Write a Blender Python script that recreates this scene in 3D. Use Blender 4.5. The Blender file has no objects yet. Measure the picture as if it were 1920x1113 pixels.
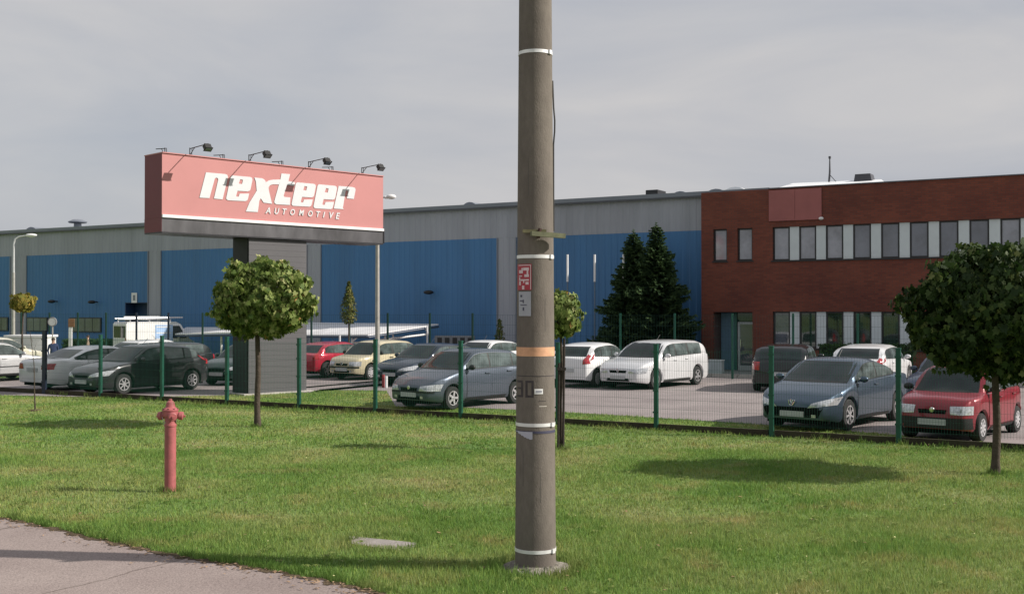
import bpy, bmesh, math, random
import numpy as np
from mathutils import Vector, Matrix
from mathutils.bvhtree import BVHTree
R = math.radians
random.seed(7); rng = np.random.default_rng(7)
sc = bpy.context.scene
C = sc.collection

# ------------------------------------------------------------------ camera, sky, sun, exposure
F = 2100.0; EYE = 2.5; PITCH = math.atan2(23.5, F)
cam_d = bpy.data.cameras.new('camera'); cam = bpy.data.objects.new('camera', cam_d); C.objects.link(cam)
cam_d.sensor_width = 36; cam_d.lens = 36 * F / 1920
cam_d.clip_start = 0.1; cam_d.clip_end = 3000
cam.location = (0, 0, EYE); cam.rotation_euler = (R(90) + PITCH, 0, 0)
sc.camera = cam
SUN_EL = R(34.5)
sun_dir = Vector((math.cos(SUN_EL) * .9925, -math.cos(SUN_EL) * .122, math.sin(SUN_EL))).normalized()
w = bpy.data.worlds.new('World'); sc.world = w; w.use_nodes = True
nt = w.node_tree; nt.nodes.clear()
def N(nt, t, **k):
    n = nt.nodes.new(t)
    for a, b in k.items():
        if a.startswith('i_'):
            n.inputs[a[2:].replace('_', ' ')].default_value = b
        else: setattr(n, a, b)
    return n
out = N(nt, 'ShaderNodeOutputWorld'); bg = N(nt, 'ShaderNodeBackground'); bg.inputs['Strength'].default_value = 0.1
sky = N(nt, 'ShaderNodeTexSky', sky_type='NISHITA', sun_disc=False, sun_elevation=SUN_EL, sun_rotation=R(97))
sky.air_density = 1.0; sky.dust_density = 2.0
tc = N(nt, 'ShaderNodeTexCoord')
mp = N(nt, 'ShaderNodeMapping'); mp.inputs['Scale'].default_value = (1.0, 1.0, 3.4); mp.inputs['Rotation'].default_value = (0, R(10), R(20))
n1 = N(nt, 'ShaderNodeTexNoise'); n1.inputs['Scale'].default_value = 2.6; n1.inputs['Detail'].default_value = 6; n1.inputs['Roughness'].default_value = .52; n1.inputs['Distortion'].default_value = .5
cr = N(nt, 'ShaderNodeValToRGB'); e = cr.color_ramp.elements
e[0].position = .34; e[0].color = (3.95, 4.1, 4.5, 1); e[1].position = .66; e[1].color = (5.2, 5.1, 5.1, 1)
n2 = N(nt, 'ShaderNodeTexNoise'); n2.inputs['Scale'].default_value = 1.3; n2.inputs['Detail'].default_value = 4
cr2 = N(nt, 'ShaderNodeValToRGB'); cr2.color_ramp.elements[0].position = .35; cr2.color_ramp.elements[0].color = (.8, .8, .8, 1); cr2.color_ramp.elements[1].position = .65; cr2.color_ramp.elements[1].color = (1, 1, 1, 1)
mx = N(nt, 'ShaderNodeMixRGB')
L = nt.links.new
L(tc.outputs['Generated'], mp.inputs['Vector']); L(mp.outputs[0], n1.inputs['Vector']); L(mp.outputs[0], n2.inputs['Vector'])
L(n1.outputs['Fac'], cr.inputs[0]); L(n2.outputs['Fac'], cr2.inputs[0])
L(cr2.outputs[0], mx.inputs[0]); L(sky.outputs[0], mx.inputs[1]); L(cr.outputs[0], mx.inputs[2])
L(mx.outputs[0], bg.inputs[0]); L(bg.outputs[0], out.inputs[0])
sd = bpy.data.lights.new('sun', 'SUN'); sd.energy = 5.0; sd.angle = R(0.6); sd.color = (1, .93, .84)
so = bpy.data.objects.new('sun', sd); C.objects.link(so); so.rotation_euler = sun_dir.to_track_quat('Z', 'Y').to_euler(); so.location = (40, 0, 30)
sc.view_settings.view_transform = 'Standard'; sc.view_settings.look = 'None'
sc.view_settings.exposure = 0.22; sc.view_settings.gamma = 1.0; sc.view_settings.use_curve_mapping = False

# ------------------------------------------------------------------ layout helpers
def ray(px, py):
    dx = (px - 960) / F; dy = (556.5 - py) / F
    return Vector((dx, math.cos(PITCH) - dy * math.sin(PITCH), math.sin(PITCH) + dy * math.cos(PITCH)))
def ground(px, py, z=0.0):
    d = ray(px, py); t = (z - EYE) / d.z
    return Vector((d.x * t, d.y * t, z))
def at(px, py, Y):
    d = ray(px, py); t = Y / d.y
    return Vector((d.x * t, Y, EYE + d.z * t))

# ------------------------------------------------------------------ materials
MATS = {}
def mat(name, col, rough=.6, metal=0.0, var=.12, scale=4.0, bump=0.0, bscale=None, coat=0.0, spec=.5, dirt=None, dscale=.7, stretch=None):
    if name in MATS: return MATS[name]
    m = bpy.data.materials.new(name); m.use_nodes = True; t = m.node_tree; p = t.nodes['Principled BSDF']
    p.inputs['Roughness'].default_value = rough; p.inputs['Metallic'].default_value = metal
    p.inputs['Specular IOR Level'].default_value = spec; p.inputs['Coat Weight'].default_value = coat
    p.inputs['Coat Roughness'].default_value = .05
    tc = N(t, 'ShaderNodeTexCoord'); src = tc.outputs['Object']
    if stretch:
        mp = N(t, 'ShaderNodeMapping'); mp.inputs['Scale'].default_value = stretch; t.links.new(src, mp.inputs[0]); src = mp.outputs[0]
    no = N(t, 'ShaderNodeTexNoise'); no.inputs['Scale'].default_value = scale; no.inputs['Detail'].default_value = 6; no.inputs['Roughness'].default_value = .6
    t.links.new(src, no.inputs['Vector'])
    r = N(t, 'ShaderNodeValToRGB'); e = r.color_ramp.elements
    e[0].position = .3; e[1].position = .7
    e[0].color = tuple(c * (1 - var) for c in col) + (1,); e[1].color = tuple(min(1, c * (1 + var)) for c in col) + (1,)
    t.links.new(no.outputs['Fac'], r.inputs[0]); o = r.outputs[0]
    if dirt:
        n2 = N(t, 'ShaderNodeTexNoise'); n2.inputs['Scale'].default_value = dscale; n2.inputs['Detail'].default_value = 5; t.links.new(src, n2.inputs['Vector'])
        r2 = N(t, 'ShaderNodeValToRGB'); r2.color_ramp.elements[0].position = .48; r2.color_ramp.elements[1].position = .72
        r2.color_ramp.elements[0].color = (0, 0, 0, 1); r2.color_ramp.elements[1].color = (.8, .8, .8, 1)
        mxx = N(t, 'ShaderNodeMixRGB'); mxx.inputs[2].default_value = tuple(dirt) + (1,)
        t.links.new(n2.outputs['Fac'], r2.inputs[0]); t.links.new(r2.outputs[0], mxx.inputs[0]); t.links.new(o, mxx.inputs[1]); o = mxx.outputs[0]
    t.links.new(o, p.inputs['Base Color'])
    if bump:
        nb = N(t, 'ShaderNodeTexNoise'); nb.inputs['Scale'].default_value = bscale or scale * 4; nb.inputs['Detail'].default_value = 5; t.links.new(src, nb.inputs['Vector'])
        b = N(t, 'ShaderNodeBump'); b.inputs['Strength'].default_value = bump; b.inputs['Distance'].default_value = .02
        t.links.new(nb.outputs['Fac'], b.inputs['Height']); t.links.new(b.outputs[0], p.inputs['Normal'])
    MATS[name] = m; return m
def grass_material(name, blades=False):
    m = bpy.data.materials.new(name); m.use_nodes = True; t = m.node_tree; p = t.nodes['Principled BSDF']; l = t.links.new
    p.inputs['Roughness'].default_value = .75; p.inputs['Specular IOR Level'].default_value = .25
    g = N(t, 'ShaderNodeNewGeometry'); pos = g.outputs['Position']
    def noise(s, d=4):
        n = N(t, 'ShaderNodeTexNoise'); n.inputs['Scale'].default_value = s; n.inputs['Detail'].default_value = d; l(pos, n.inputs['Vector']); return n.outputs['Fac']
    def ramp(src, stops):
        r = N(t, 'ShaderNodeValToRGB'); e = r.color_ramp.elements
        while len(e) < len(stops): e.new(.5)
        for q, (pp, c) in zip(e, stops): q.position = pp; q.color = tuple(c) + (1,)
        l(src, r.inputs[0]); return r.outputs[0]
    k = 1.85 if blades else 1.2
    base = ramp(noise(.42, 7), [(.30, (.078*k, .146*k, .031*k)), (.45, (.112*k, .178*k, .045*k)), (.58, (.150*k, .196*k, .064*k)), (.72, (.20*k, .208*k, .092*k))])
    fine = ramp(noise(9, 6), [(.25, (.72, .74, .68)), (.5, (1, 1, 1)), (.78, (1.25, 1.18, 1.12))])
    mu = N(t, 'ShaderNodeMixRGB', blend_type='MULTIPLY'); mu.inputs[0].default_value = 1; l(base, mu.inputs[1]); l(fine, mu.inputs[2]); o = mu.outputs[0]
    dry = ramp(noise(1.3, 9), [(.54, (0, 0, 0)), (.78, (.6, .6, .6))])
    md = N(t, 'ShaderNodeMixRGB'); md.inputs[2].default_value = (.25*k, .19*k, .095*k, 1); l(dry, md.inputs[0]); l(o, md.inputs[1]); o = md.outputs[0]
    if blades:
        a = N(t, 'ShaderNodeAttribute'); a.attribute_name = 'tint'
        mu2 = N(t, 'ShaderNodeMixRGB', blend_type='MULTIPLY'); mu2.inputs[0].default_value = 1; l(o, mu2.inputs[1]); l(a.outputs['Color'], mu2.inputs[2]); o = mu2.outputs[0]
        tr = N(t, 'ShaderNodeBsdfTranslucent'); l(o, tr.inputs[0]); ms = N(t, 'ShaderNodeMixShader'); ms.inputs[0].default_value = .35
        l(p.outputs[0], ms.inputs[1]); l(tr.outputs[0], ms.inputs[2]); l(ms.outputs[0], t.nodes['Material Output'].inputs[0])
    else:
        b = N(t, 'ShaderNodeBump'); b.inputs['Strength'].default_value = .7; b.inputs['Distance'].default_value = .04; l(noise(26, 6), b.inputs['Height']); l(b.outputs[0], p.inputs['Normal'])
    l(o, p.inputs['Base Color']); return m
def leaf_material(name, cols, trans=.3):
    m = bpy.data.materials.new(name); m.use_nodes = True; t = m.node_tree; p = t.nodes['Principled BSDF']; l = t.links.new
    p.inputs['Roughness'].default_value = .6; p.inputs['Specular IOR Level'].default_value = .22
    a = N(t, 'ShaderNodeAttribute'); a.attribute_name = 'tint'
    r = N(t, 'ShaderNodeValToRGB'); e = r.color_ramp.elements
    while len(e) < len(cols): e.new(.5)
    for i, (q, c) in enumerate(zip(e, cols)): q.position = c[0]; q.color = tuple(c[1]) + (1,)
    l(a.outputs['Fac'], r.inputs[0]); l(r.outputs[0], p.inputs['Base Color'])
    tr = N(t, 'ShaderNodeBsdfTranslucent'); l(r.outputs[0], tr.inputs[0]); ms = N(t, 'ShaderNodeMixShader'); ms.inputs[0].default_value = trans
    l(p.outputs[0], ms.inputs[1]); l(tr.outputs[0], ms.inputs[2]); l(ms.outputs[0], t.nodes['Material Output'].inputs[0]); return m
def asphalt_material(name, c1, c2, crack=.0):
    m = bpy.data.materials.new(name); m.use_nodes = True; t = m.node_tree; p = t.nodes['Principled BSDF']; l = t.links.new
    p.inputs['Roughness'].default_value = .85; p.inputs['Specular IOR Level'].default_value = .3
    g = N(t, 'ShaderNodeNewGeometry'); pos = g.outputs['Position']
    n = N(t, 'ShaderNodeTexNoise'); n.inputs['Scale'].default_value = .7; n.inputs['Detail'].default_value = 8; l(pos, n.inputs['Vector'])
    r = N(t, 'ShaderNodeValToRGB'); e = r.color_ramp.elements; e[0].position = .35; e[1].position = .65; e[0].color = tuple(c1) + (1,); e[1].color = tuple(c2) + (1,)
    l(n.outputs['Fac'], r.inputs[0])
    f = N(t, 'ShaderNodeTexNoise'); f.inputs['Scale'].default_value = 60; f.inputs['Detail'].default_value = 4; l(pos, f.inputs['Vector'])
    rf = N(t, 'ShaderNodeValToRGB'); rf.color_ramp.elements[0].position = .3; rf.color_ramp.elements[0].color = (.7, .7, .7, 1); rf.color_ramp.elements[1].position = .7; rf.color_ramp.elements[1].color = (1.2, 1.2, 1.2, 1)
    l(f.outputs['Fac'], rf.inputs[0])
    mu = N(t, 'ShaderNodeMixRGB', blend_type='MULTIPLY'); mu.inputs[0].default_value = 1; l(r.outputs[0], mu.inputs[1]); l(rf.outputs[0], mu.inputs[2]); o = mu.outputs[0]
    if crack:
        wn = N(t, 'ShaderNodeTexNoise'); wn.inputs['Scale'].default_value = 1.5; wn.inputs['Detail'].default_value = 6; l(pos, wn.inputs['Vector'])
        ad = N(t, 'ShaderNodeMixRGB'); ad.inputs[0].default_value = .3; l(pos, ad.inputs[1]); l(wn.outputs['Color'], ad.inputs[2])
        v = N(t, 'ShaderNodeTexVoronoi', feature='DISTANCE_TO_EDGE'); v.inputs['Scale'].default_value = .55; l(ad.outputs[0], v.inputs['Vector'])
        vr = N(t, 'ShaderNodeValToRGB'); vr.color_ramp.elements[0].position = 0; vr.color_ramp.elements[0].color = (.35, .33, .3, 1); vr.color_ramp.elements[1].position = .009; vr.color_ramp.elements[1].color = (1, 1, 1, 1)
        l(v.outputs['Distance'], vr.inputs[0])
        m3 = N(t, 'ShaderNodeMixRGB', blend_type='MULTIPLY'); m3.inputs[0].default_value = crack; l(o, m3.inputs[1]); l(vr.outputs[0], m3.inputs[2]); o = m3.outputs[0]
    b = N(t, 'ShaderNodeBump'); b.inputs['Strength'].default_value = .5; b.inputs['Distance'].default_value = .01; l(f.outputs['Fac'], b.inputs['Height']); l(b.outputs[0], p.inputs['Normal'])
    l(o, p.inputs['Base Color']); return m
def brick_material():
    m = bpy.data.materials.new('red_brick'); m.use_nodes = True; t = m.node_tree; p = t.nodes['Principled BSDF']; l = t.links.new
    p.inputs['Roughness'].default_value = .9; p.inputs['Specular IOR Level'].default_value = .2
    tc = N(t, 'ShaderNodeTexCoord'); mp = N(t, 'ShaderNodeMapping'); mp.inputs['Rotation'].default_value = (R(-90), 0, 0); l(tc.outputs['Object'], mp.inputs[0])
    b = N(t, 'ShaderNodeTexBrick'); b.inputs['Color1'].default_value = (.205, .066, .045, 1); b.inputs['Color2'].default_value = (.145, .05, .037, 1); b.inputs['Mortar'].default_value = (.115, .065, .055, 1)
    b.inputs['Scale'].default_value = 1; b.inputs['Brick Width'].default_value = .26; b.inputs['Row Height'].default_value = .078; b.inputs['Mortar Size'].default_value = .011; b.inputs['Bias'].default_value = -.1
    l(mp.outputs[0], b.inputs['Vector'])
    n = N(t, 'ShaderNodeTexNoise'); n.inputs['Scale'].default_value = .5; n.inputs['Detail'].default_value = 6; l(tc.outputs['Object'], n.inputs['Vector'])
    r = N(t, 'ShaderNodeValToRGB'); r.color_ramp.elements[0].position = .3; r.color_ramp.elements[0].color = (.78, .74, .8, 1); r.color_ramp.elements[1].position = .7; r.color_ramp.elements[1].color = (1.2, 1.12, 1.05, 1); l(n.outputs['Fac'], r.inputs[0])
    mu = N(t, 'ShaderNodeMixRGB', blend_type='MULTIPLY'); mu.inputs[0].default_value = 1; l(b.outputs[0], mu.inputs[1]); l(r.outputs[0], mu.inputs[2]); l(mu.outputs[0], p.inputs['Base Color'])
    return m
M_grass = grass_material('lawn_turf'); M_blades = grass_material('grass_blades', True)
M_path = asphalt_material('path_asphalt', (.25, .203, .19), (.31, .258, .24), .8)
M_lot = asphalt_material('lot_asphalt', (.235, .205, .205), (.30, .265, .262))
M_brick = brick_material()
M_conc = mat('pole_concrete', (.168, .148, .130), .95, 0, .12, 22, .25, 110, dirt=(.115, .10, .09), dscale=2.4, spec=.1, stretch=(1, 1, .4))
M_rubble = mat('rough_concrete', (.19, .175, .15), .95, 0, .4, 14, 1, 30, spec=.2)
M_steel = mat('steel_band', (.74, .74, .75), .45, .25, .15, 8)
M_galv = mat('galvanised_steel', (.42, .41, .38), .5, .6, .15, 6)
M_green = mat('green_fence_paint', (.012, .085, .058), .4, .2, .15, 3)
M_dgreen = mat('dark_green_post_paint', (.012, .05, .04), .4, .2, .1, 3)
M_navy = mat('navy_post_paint', (.012, .02, .04), .4, .2, .1, 3)
M_plinth = mat('fence_plinth_concrete', (.05, .042, .03), .95, 0, .35, 3, .6, 20, spec=.2, dirt=(.05, .06, .025), dscale=2)
M_black = mat('black_plastic', (.012, .012, .013), .55, 0, .1, 3)
M_dark = mat('dark_void', (.006, .006, .007), .9, 0, .1, 3, spec=.1)
M_rubber = mat('tyre_rubber', (.018, .018, .019), .85, 0, .2, 12, .3)
M_alloy = mat('alloy_wheel', (.62, .62, .64), .3, .7, .08, 10)
M_hubcap = mat('hubcap_plastic', (.5, .5, .52), .4, .3, .08, 10)
M_glass = mat('car_glass', (.012, .020, .022), .04, 0, .5, 1.4, spec=.45, coat=0)
M_sglass = mat('car_side_glass', (.075, .095, .095), .05, 0, .75, 2.2, spec=.6, coat=0)  # paler, mottled base: bright view through the far windows painted into the colour
M_wglass = mat('window_glass', (.10, .11, .14), .03, 0, .5, .6, spec=.8, coat=1)  # base colour lifted to carry the sky reflection
M_wglass2 = mat('tree_tinted_window_glass', (.02, .035, .028), .03, 0, .7, 1.5, spec=.8, coat=.6)  # dark green is the reflection of trees opposite, painted into the glass
M_wglass3 = mat('sky_tinted_curtain_glass', (.23, .24, .28), .05, 0, .35, 1.2, spec=.8, coat=1)  # curtain tone with a pale sky reflection added to the base colour
M_chrome = mat('chrome', (.75, .75, .78), .12, 1, .05, 5)
M_lens = mat('headlight_lens', (.55, .57, .6), .08, .35, .35, 22, spec=.8, coat=1)
M_red_lens = mat('tail_light_lens', (.34, .012, .02), .15, 0, .3, 20, spec=.7, coat=.7)
M_plate = mat('number_plate_white', (.46, .48, .49), .5, 0, .08, 10)
M_white = mat('white_paint', (.76, .76, .77), .45, 0, .05, 3)
M_letter = mat('sign_letter_white', (.60, .61, .63), .5, 0, .03, 3)
M_greyclad = mat('grey_cladding_paint', (.33, .345, .395), .55, .05, .09, .8, stretch=(1, 1, .12), dirt=(.25, .265, .30), dscale=1.1)
M_blueclad = mat('blue_cladding_paint', (.055, .175, .37), .55, .05, .09, .8, stretch=(1, 1, .12), dirt=(.05, .145, .30), dscale=1.1)
M_dblue = mat('dark_blue_door_paint', (.02, .05, .12), .5, 0, .1, 2)
M_fascia = mat('grey_roof_flashing', (.20, .22, .26), .5, .2, .08, 1)
M_roofw = mat('pale_roof_membrane', (.82, .84, .86), .4, 0, .04, 1)
M_frame = mat('dark_window_frame', (.016, .016, .02), .4, 0, .1, 3)
M_infill = mat('pale_infill_panel', (.58, .64, .67), .5, 0, .05, 2)
M_redpanel = mat('faded_red_panel', (.32, .105, .10), .6, 0, .12, 1.2)
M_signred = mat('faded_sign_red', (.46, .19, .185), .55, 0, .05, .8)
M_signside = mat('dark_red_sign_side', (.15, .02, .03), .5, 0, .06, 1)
M_signgrey = mat('brushed_grey_sign_band', (.10, .098, .105), .38, .45, .4, 1.2, stretch=(1.4, 1, .6))
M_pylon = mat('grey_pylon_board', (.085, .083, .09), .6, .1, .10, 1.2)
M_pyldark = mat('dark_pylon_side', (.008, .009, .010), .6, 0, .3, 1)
M_bark = mat('maple_bark', (.075, .06, .048), .95, 0, .3, 10, .7, 25, spec=.2)
M_darkwood = mat('dark_tree_stake', (.035, .026, .022), .9, 0, .25, 8, .4)
M_hydrant = mat('faded_red_hydrant_paint', (.37, .105, .11), .5, 0, .14, 5, .15, 20, dirt=(.20, .07, .06), dscale=7)
M_kerb = mat('pale_kerb_concrete', (.42, .40, .37), .9, 0, .15, 5, .3)
M_paving = mat('grey_paving', (.22, .23, .23), .9, 0, .12, 4)
M_slab = mat('weathered_manhole_slab', (.27, .245, .23), .95, 0, .2, 6, .6, 30, dirt=(.16, .15, .09), dscale=2.5)
M_soil = mat('dry_soil', (.10, .075, .05), .95, 0, .4, 9, 1, 40, spec=.1)
M_leafs = leaf_material('maple_leaves', [(0, (.045, .085, .016)), (.35, (.12, .18, .036)), (.7, (.25, .30, .09)), (.93, (.48, .47, .22)), (1, (.42, .26, .09))])
M_leafd = leaf_material('dark_maple_leaves', [(0, (.014, .032, .008)), (.45, (.032, .062, .015)), (.8, (.085, .12, .032)), (1, (.20, .22, .08))])
M_leafy = leaf_material('yellowing_leaves', [(0, (.10, .12, .02)), (.5, (.22, .20, .035)), (1, (.36, .26, .06))])
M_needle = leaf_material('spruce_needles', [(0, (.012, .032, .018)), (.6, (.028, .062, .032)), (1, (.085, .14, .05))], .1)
M_thuja = leaf_material('thuja_foliage', [(0, (.03, .06, .015)), (.5, (.08, .11, .025)), (1, (.19, .17, .05))], .15)
M_hedge = leaf_material('hedge_foliage', [(0, (.012, .035, .012)), (.6, (.03, .075, .02)), (1, (.06, .11, .03))], .15)

# ------------------------------------------------------------------ object helpers
def link(o): C.objects.link(o); return o
def thing(name, label, cat, loc=(0, 0, 0), rz=0, group=None):
    o = bpy.data.objects.new(name, None); link(o); o.empty_display_size = .2
    o.location = loc; o.rotation_euler = (0, 0, rz); o['label'] = label; o['category'] = cat
    if group: o['group'] = group
    return o
def tag(o, label, cat, group=None):
    o['label'] = label; o['category'] = cat
    if group: o['group'] = group
    return o
class MB:
    def __init__(s): s.v = []; s.f = []; s.m = []
    def quad(s, a, b, c, d, mi=0):
        n = len(s.v); s.v += [tuple(a), tuple(b), tuple(c), tuple(d)]; s.f.append((n, n+1, n+2, n+3)); s.m.append(mi); return s
    def poly(s, pts, mi=0):
        n = len(s.v); s.v += [tuple(p) for p in pts]; s.f.append(tuple(range(n, n + len(pts)))); s.m.append(mi); return s
    def box(s, x0, x1, y0, y1, z0, z1, mi=0):
        n = len(s.v); s.v += [(x, y, z) for z in (z0, z1) for x, y in ((x0, y0), (x1, y0), (x1, y1), (x0, y1))]
        for f in ((0, 3, 2, 1), (4, 5, 6, 7), (0, 1, 5, 4), (1, 2, 6, 5), (2, 3, 7, 6), (3, 0, 4, 7)): s.f.append(tuple(n + i for i in f)); s.m.append(mi)
        return s
    def tube(s, pts, r, seg=8, mi=0, cap=True):
        pts = [Vector(p) for p in pts]; rs = r if isinstance(r, (list, tuple)) else [r] * len(pts); n0 = len(s.v)
        up = None
        for i, p in enumerate(pts):
            d = (pts[min(i + 1, len(pts) - 1)] - pts[max(i - 1, 0)]).normalized()
            if up is None: up = Vector((0, 0, 1)) if abs(d.z) < .9 else Vector((1, 0, 0))
            a = d.cross(up).normalized(); b = a.cross(d).normalized(); up = b
            for k in range(seg):
                t = 2 * math.pi * k / seg; s.v.append(tuple(p + (a * math.cos(t) + b * math.sin(t)) * rs[i]))
        for i in range(len(pts) - 1):
            for k in range(seg):
                k2 = (k + 1) % seg; s.f.append((n0 + i*seg + k, n0 + i*seg + k2, n0 + (i+1)*seg + k2, n0 + (i+1)*seg + k)); s.m.append(mi)
        if cap:
            s.f.append(tuple(n0 + k for k in range(seg))[::-1]); s.m.append(mi)
            s.f.append(tuple(n0 + (len(pts)-1)*seg + k for k in range(seg))); s.m.append(mi)
        return s
    def lathe(s, prof, seg=24, c=(0, 0, 0), axis='z', mi=0):
        n0 = len(s.v)
        for r, h in prof:
            for k in range(seg):
                t = 2 * math.pi * k / seg; a, b = r * math.cos(t), r * math.sin(t)
                p = (a, b, h) if axis == 'z' else ((a, h, b) if axis == 'y' else (h, a, b))
                s.v.append((p[0] + c[0], p[1] + c[1], p[2] + c[2]))
        for i in range(len(prof) - 1):
            for k in range(seg):
                k2 = (k + 1) % seg; s.f.append((n0 + i*seg + k, n0 + i*seg + k2, n0 + (i+1)*seg + k2, n0 + (i+1)*seg + k)); s.m.append(mi)
        return s
    def blob(s, c, r, seg=10, mi=0):
        rx, ry, rz = r
        prof = [(math.sin(math.pi * i / (seg // 2 + 1)), -math.cos(math.pi * i / (seg // 2 + 1))) for i in range(seg // 2 + 2)]
        n0 = len(s.v); s.lathe([(max(a, 1e-3), b) for a, b in prof], seg, mi=mi)
        for i in range(n0, len(s.v)): x, y, z = s.v[i]; s.v[i] = (x * rx + c[0], y * ry + c[1], z * rz + c[2])
        return s
    def mesh(s, name, mats, smooth=None):
        me = bpy.data.meshes.new(name); me.from_pydata(s.v, [], s.f)
        for m in (mats if isinstance(mats, (list, tuple)) else [mats]): me.materials.append(m)
        me.polygons.foreach_set('material_index', s.m)
        if smooth is not None:
            me.polygons.foreach_set('use_smooth', [True] * len(me.polygons)); me.update(); me.set_sharp_from_angle(angle=R(smooth))
        me.update(); return me
    def build(s, name, mats, parent=None, smooth=None, bevel=0):
        o = link(bpy.data.objects.new(name, s.mesh(name, mats, smooth)))
        if parent: o.parent = parent
        if bevel:
            bm = bmesh.new(); bm.from_mesh(o.data); bmesh.ops.recalc_face_normals(bm, faces=bm.faces)
            bmesh.ops.bevel(bm, geom=[e for e in bm.edges], offset=bevel, segments=2, affect='EDGES', profile=.6); bm.to_mesh(o.data); bm.free()
        return o
def inst(name, me, parent, loc=(0, 0, 0), rot=(0, 0, 0), scale=(1, 1, 1)):
    o = link(bpy.data.objects.new(name, me)); o.parent = parent; o.location = loc; o.rotation_euler = rot; o.scale = scale; return o
def np_mesh(name, V, Fc, tint=None, material=None, smooth=False):
    V = np.asarray(V, np.float32); Fc = np.asarray(Fc, np.int32); k = Fc.shape[1]
    me = bpy.data.meshes.new(name); me.vertices.add(len(V)); me.vertices.foreach_set('co', V.ravel())
    me.loops.add(Fc.size); me.loops.foreach_set('vertex_index', Fc.ravel())
    me.polygons.add(len(Fc)); me.polygons.foreach_set('loop_start', np.arange(0, Fc.size, k, dtype=np.int32))
    me.update(calc_edges=True)
    if tint is not None:
        tint = np.asarray(tint, np.float32)
        if tint.ndim == 1: tint = np.repeat(tint[:, None], 3, 1)
        a = me.attributes.new('tint', 'FLOAT_COLOR', 'POINT'); a.data.foreach_set('color', np.c_[tint, np.ones(len(tint), np.float32)].astype(np.float32).ravel())
    if material: me.materials.append(material)
    return me
def structure(o): o['kind'] = 'structure'; return o

# ------------------------------------------------------------------ directions shared by fence and buildings
U = Vector((.8625, -.506, 0)).normalized(); NI = Vector((.506, .8625, 0)).normalized()
RZ = math.atan2(U.y, U.x)
B0 = Vector((9.4, 44.9, 0))
def t_wall(px):
    r = (px - 960) / F; return (B0.y * r - B0.x) / (U.x - U.y * r)
def z_wall(px, py, off=0):
    p = B0 + U * t_wall(px); return EYE - (py - 580) / F * (p.y)
FP = Vector((3.0, 23.33, 0))
def t_fence(px):
    r = (px - 960) / F; return (FP.y * r - FP.x) / (U.x - U.y * r)

# ------------------------------------------------------------------ ground, lawn, path, lot
b = MB(); b.quad((-900, -300, -.012), (900, -300, -.012), (900, 1500, -.012), (-900, 1500, -.012)); structure(b.build('ground', M_grass))
b = MB(); b.quad((-70, 2, 0), (70, 2, 0), (70, 48, 0), (-70, 48, 0)); structure(b.build('lawn', M_grass))
edge_px = [(-260, 925), (-120, 950), (0, 972), (70, 984), (150, 1003), (240, 1024), (330, 1043), (420, 1056), (500, 1070), (590, 1086), (670, 1101), (720, 1116)]
edge = [ground(*p) for p in edge_px]
edge += [edge[-1] + Vector((1.2, -1.0, 0)), edge[-1] + Vector((4.6, -3.8, 0)), edge[-1] + Vector((10, -7.2, 0))]
dense = []
for i in range(len(edge) - 1):
    for k in range(8):
        p = edge[i].lerp(edge[i + 1], k / 8); q = random.uniform(-.025, .025); dense.append(p + Vector((q, q * 1.3, 0)))
dense.append(edge[-1])
b = MB(); n = len(dense)
for i in range(n - 1):
    a, c = dense[i], dense[i + 1]; off = Vector((-14, -14, 0)) * .6
    b.quad((a.x, a.y, .006), (a.x + off.x, a.y + off.y, .006), (c.x + off.x, c.y + off.y, .006), (c.x, c.y, .006))
structure(b.build('path', M_path))
b = MB()                                                        # earth strip where the turf meets the asphalt
for i in range(n - 1):
    a, c = dense[i], dense[i + 1]; w0 = .05 + .035 * math.sin(i * 1.7) + random.uniform(0, .03)
    b.quad((a.x, a.y, .010), (c.x, c.y, .010), (c.x + w0 * .6, c.y + w0, .004), (a.x + w0 * .6, a.y + w0, .004))
    b.quad((a.x - w0 * .4, a.y - w0 * .8, .010), (c.x - w0 * .4, c.y - w0 * .8, .010), (c.x, c.y, .0101), (a.x, a.y, .0101))
structure(b.build('soil_edge', M_soil))
lot_px = [(-420, 735), (-150, 738), (0, 741), (250, 746), (425, 741), (440, 737), (580, 736), (600, 730), (725, 733), (742, 762), (870, 764), (1010, 770), (1150, 778), (1320, 789), (1500, 801), (1700, 817), (1920, 838), (2150, 862)]
front = [ground(*p) for p in lot_px]
b = MB(); fr = front + [Vector((26, 14.0, 0)), Vector((44, 2, 0))]
for i in range(len(fr) - 1):
    def bk(p): return p + NI * (((B0 - NI * 3.9) - p).dot(NI))
    p, q = fr[i], fr[i + 1]; r_, s_ = bk(q), bk(p)
    b.quad((p.x, p.y, .008), (q.x, q.y, .008), (r_.x, r_.y, .008), (s_.x, s_.y, .008))
structure(b.build('parking_lot', M_lot))
b = MB()
def strip(d0, d1, z, x0=-80, x1=45):
    p = [B0 + U * x0 - NI * d0, B0 + U * x1 - NI * d0, B0 + U * x1 - NI * d1, B0 + U * x0 - NI * d1]; return [(q.x, q.y, z) for q in p]
b.poly(strip(2.6, -.5, .05)[::-1]); structure(b.build('pavement', M_paving))
kr = thing('kerb', 'pale concrete kerb between the lot and the verge by the brick building', 'kerb', tuple(B0 - NI * 3.9), RZ)
ks = MB().box(0, .98, -.07, .07, -.02, .13).mesh('kerb_stone', M_kerb)
for i in range(-46, 30): inst('kerb_stone', ks, kr, (i * 1.0, 0, 0))

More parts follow.
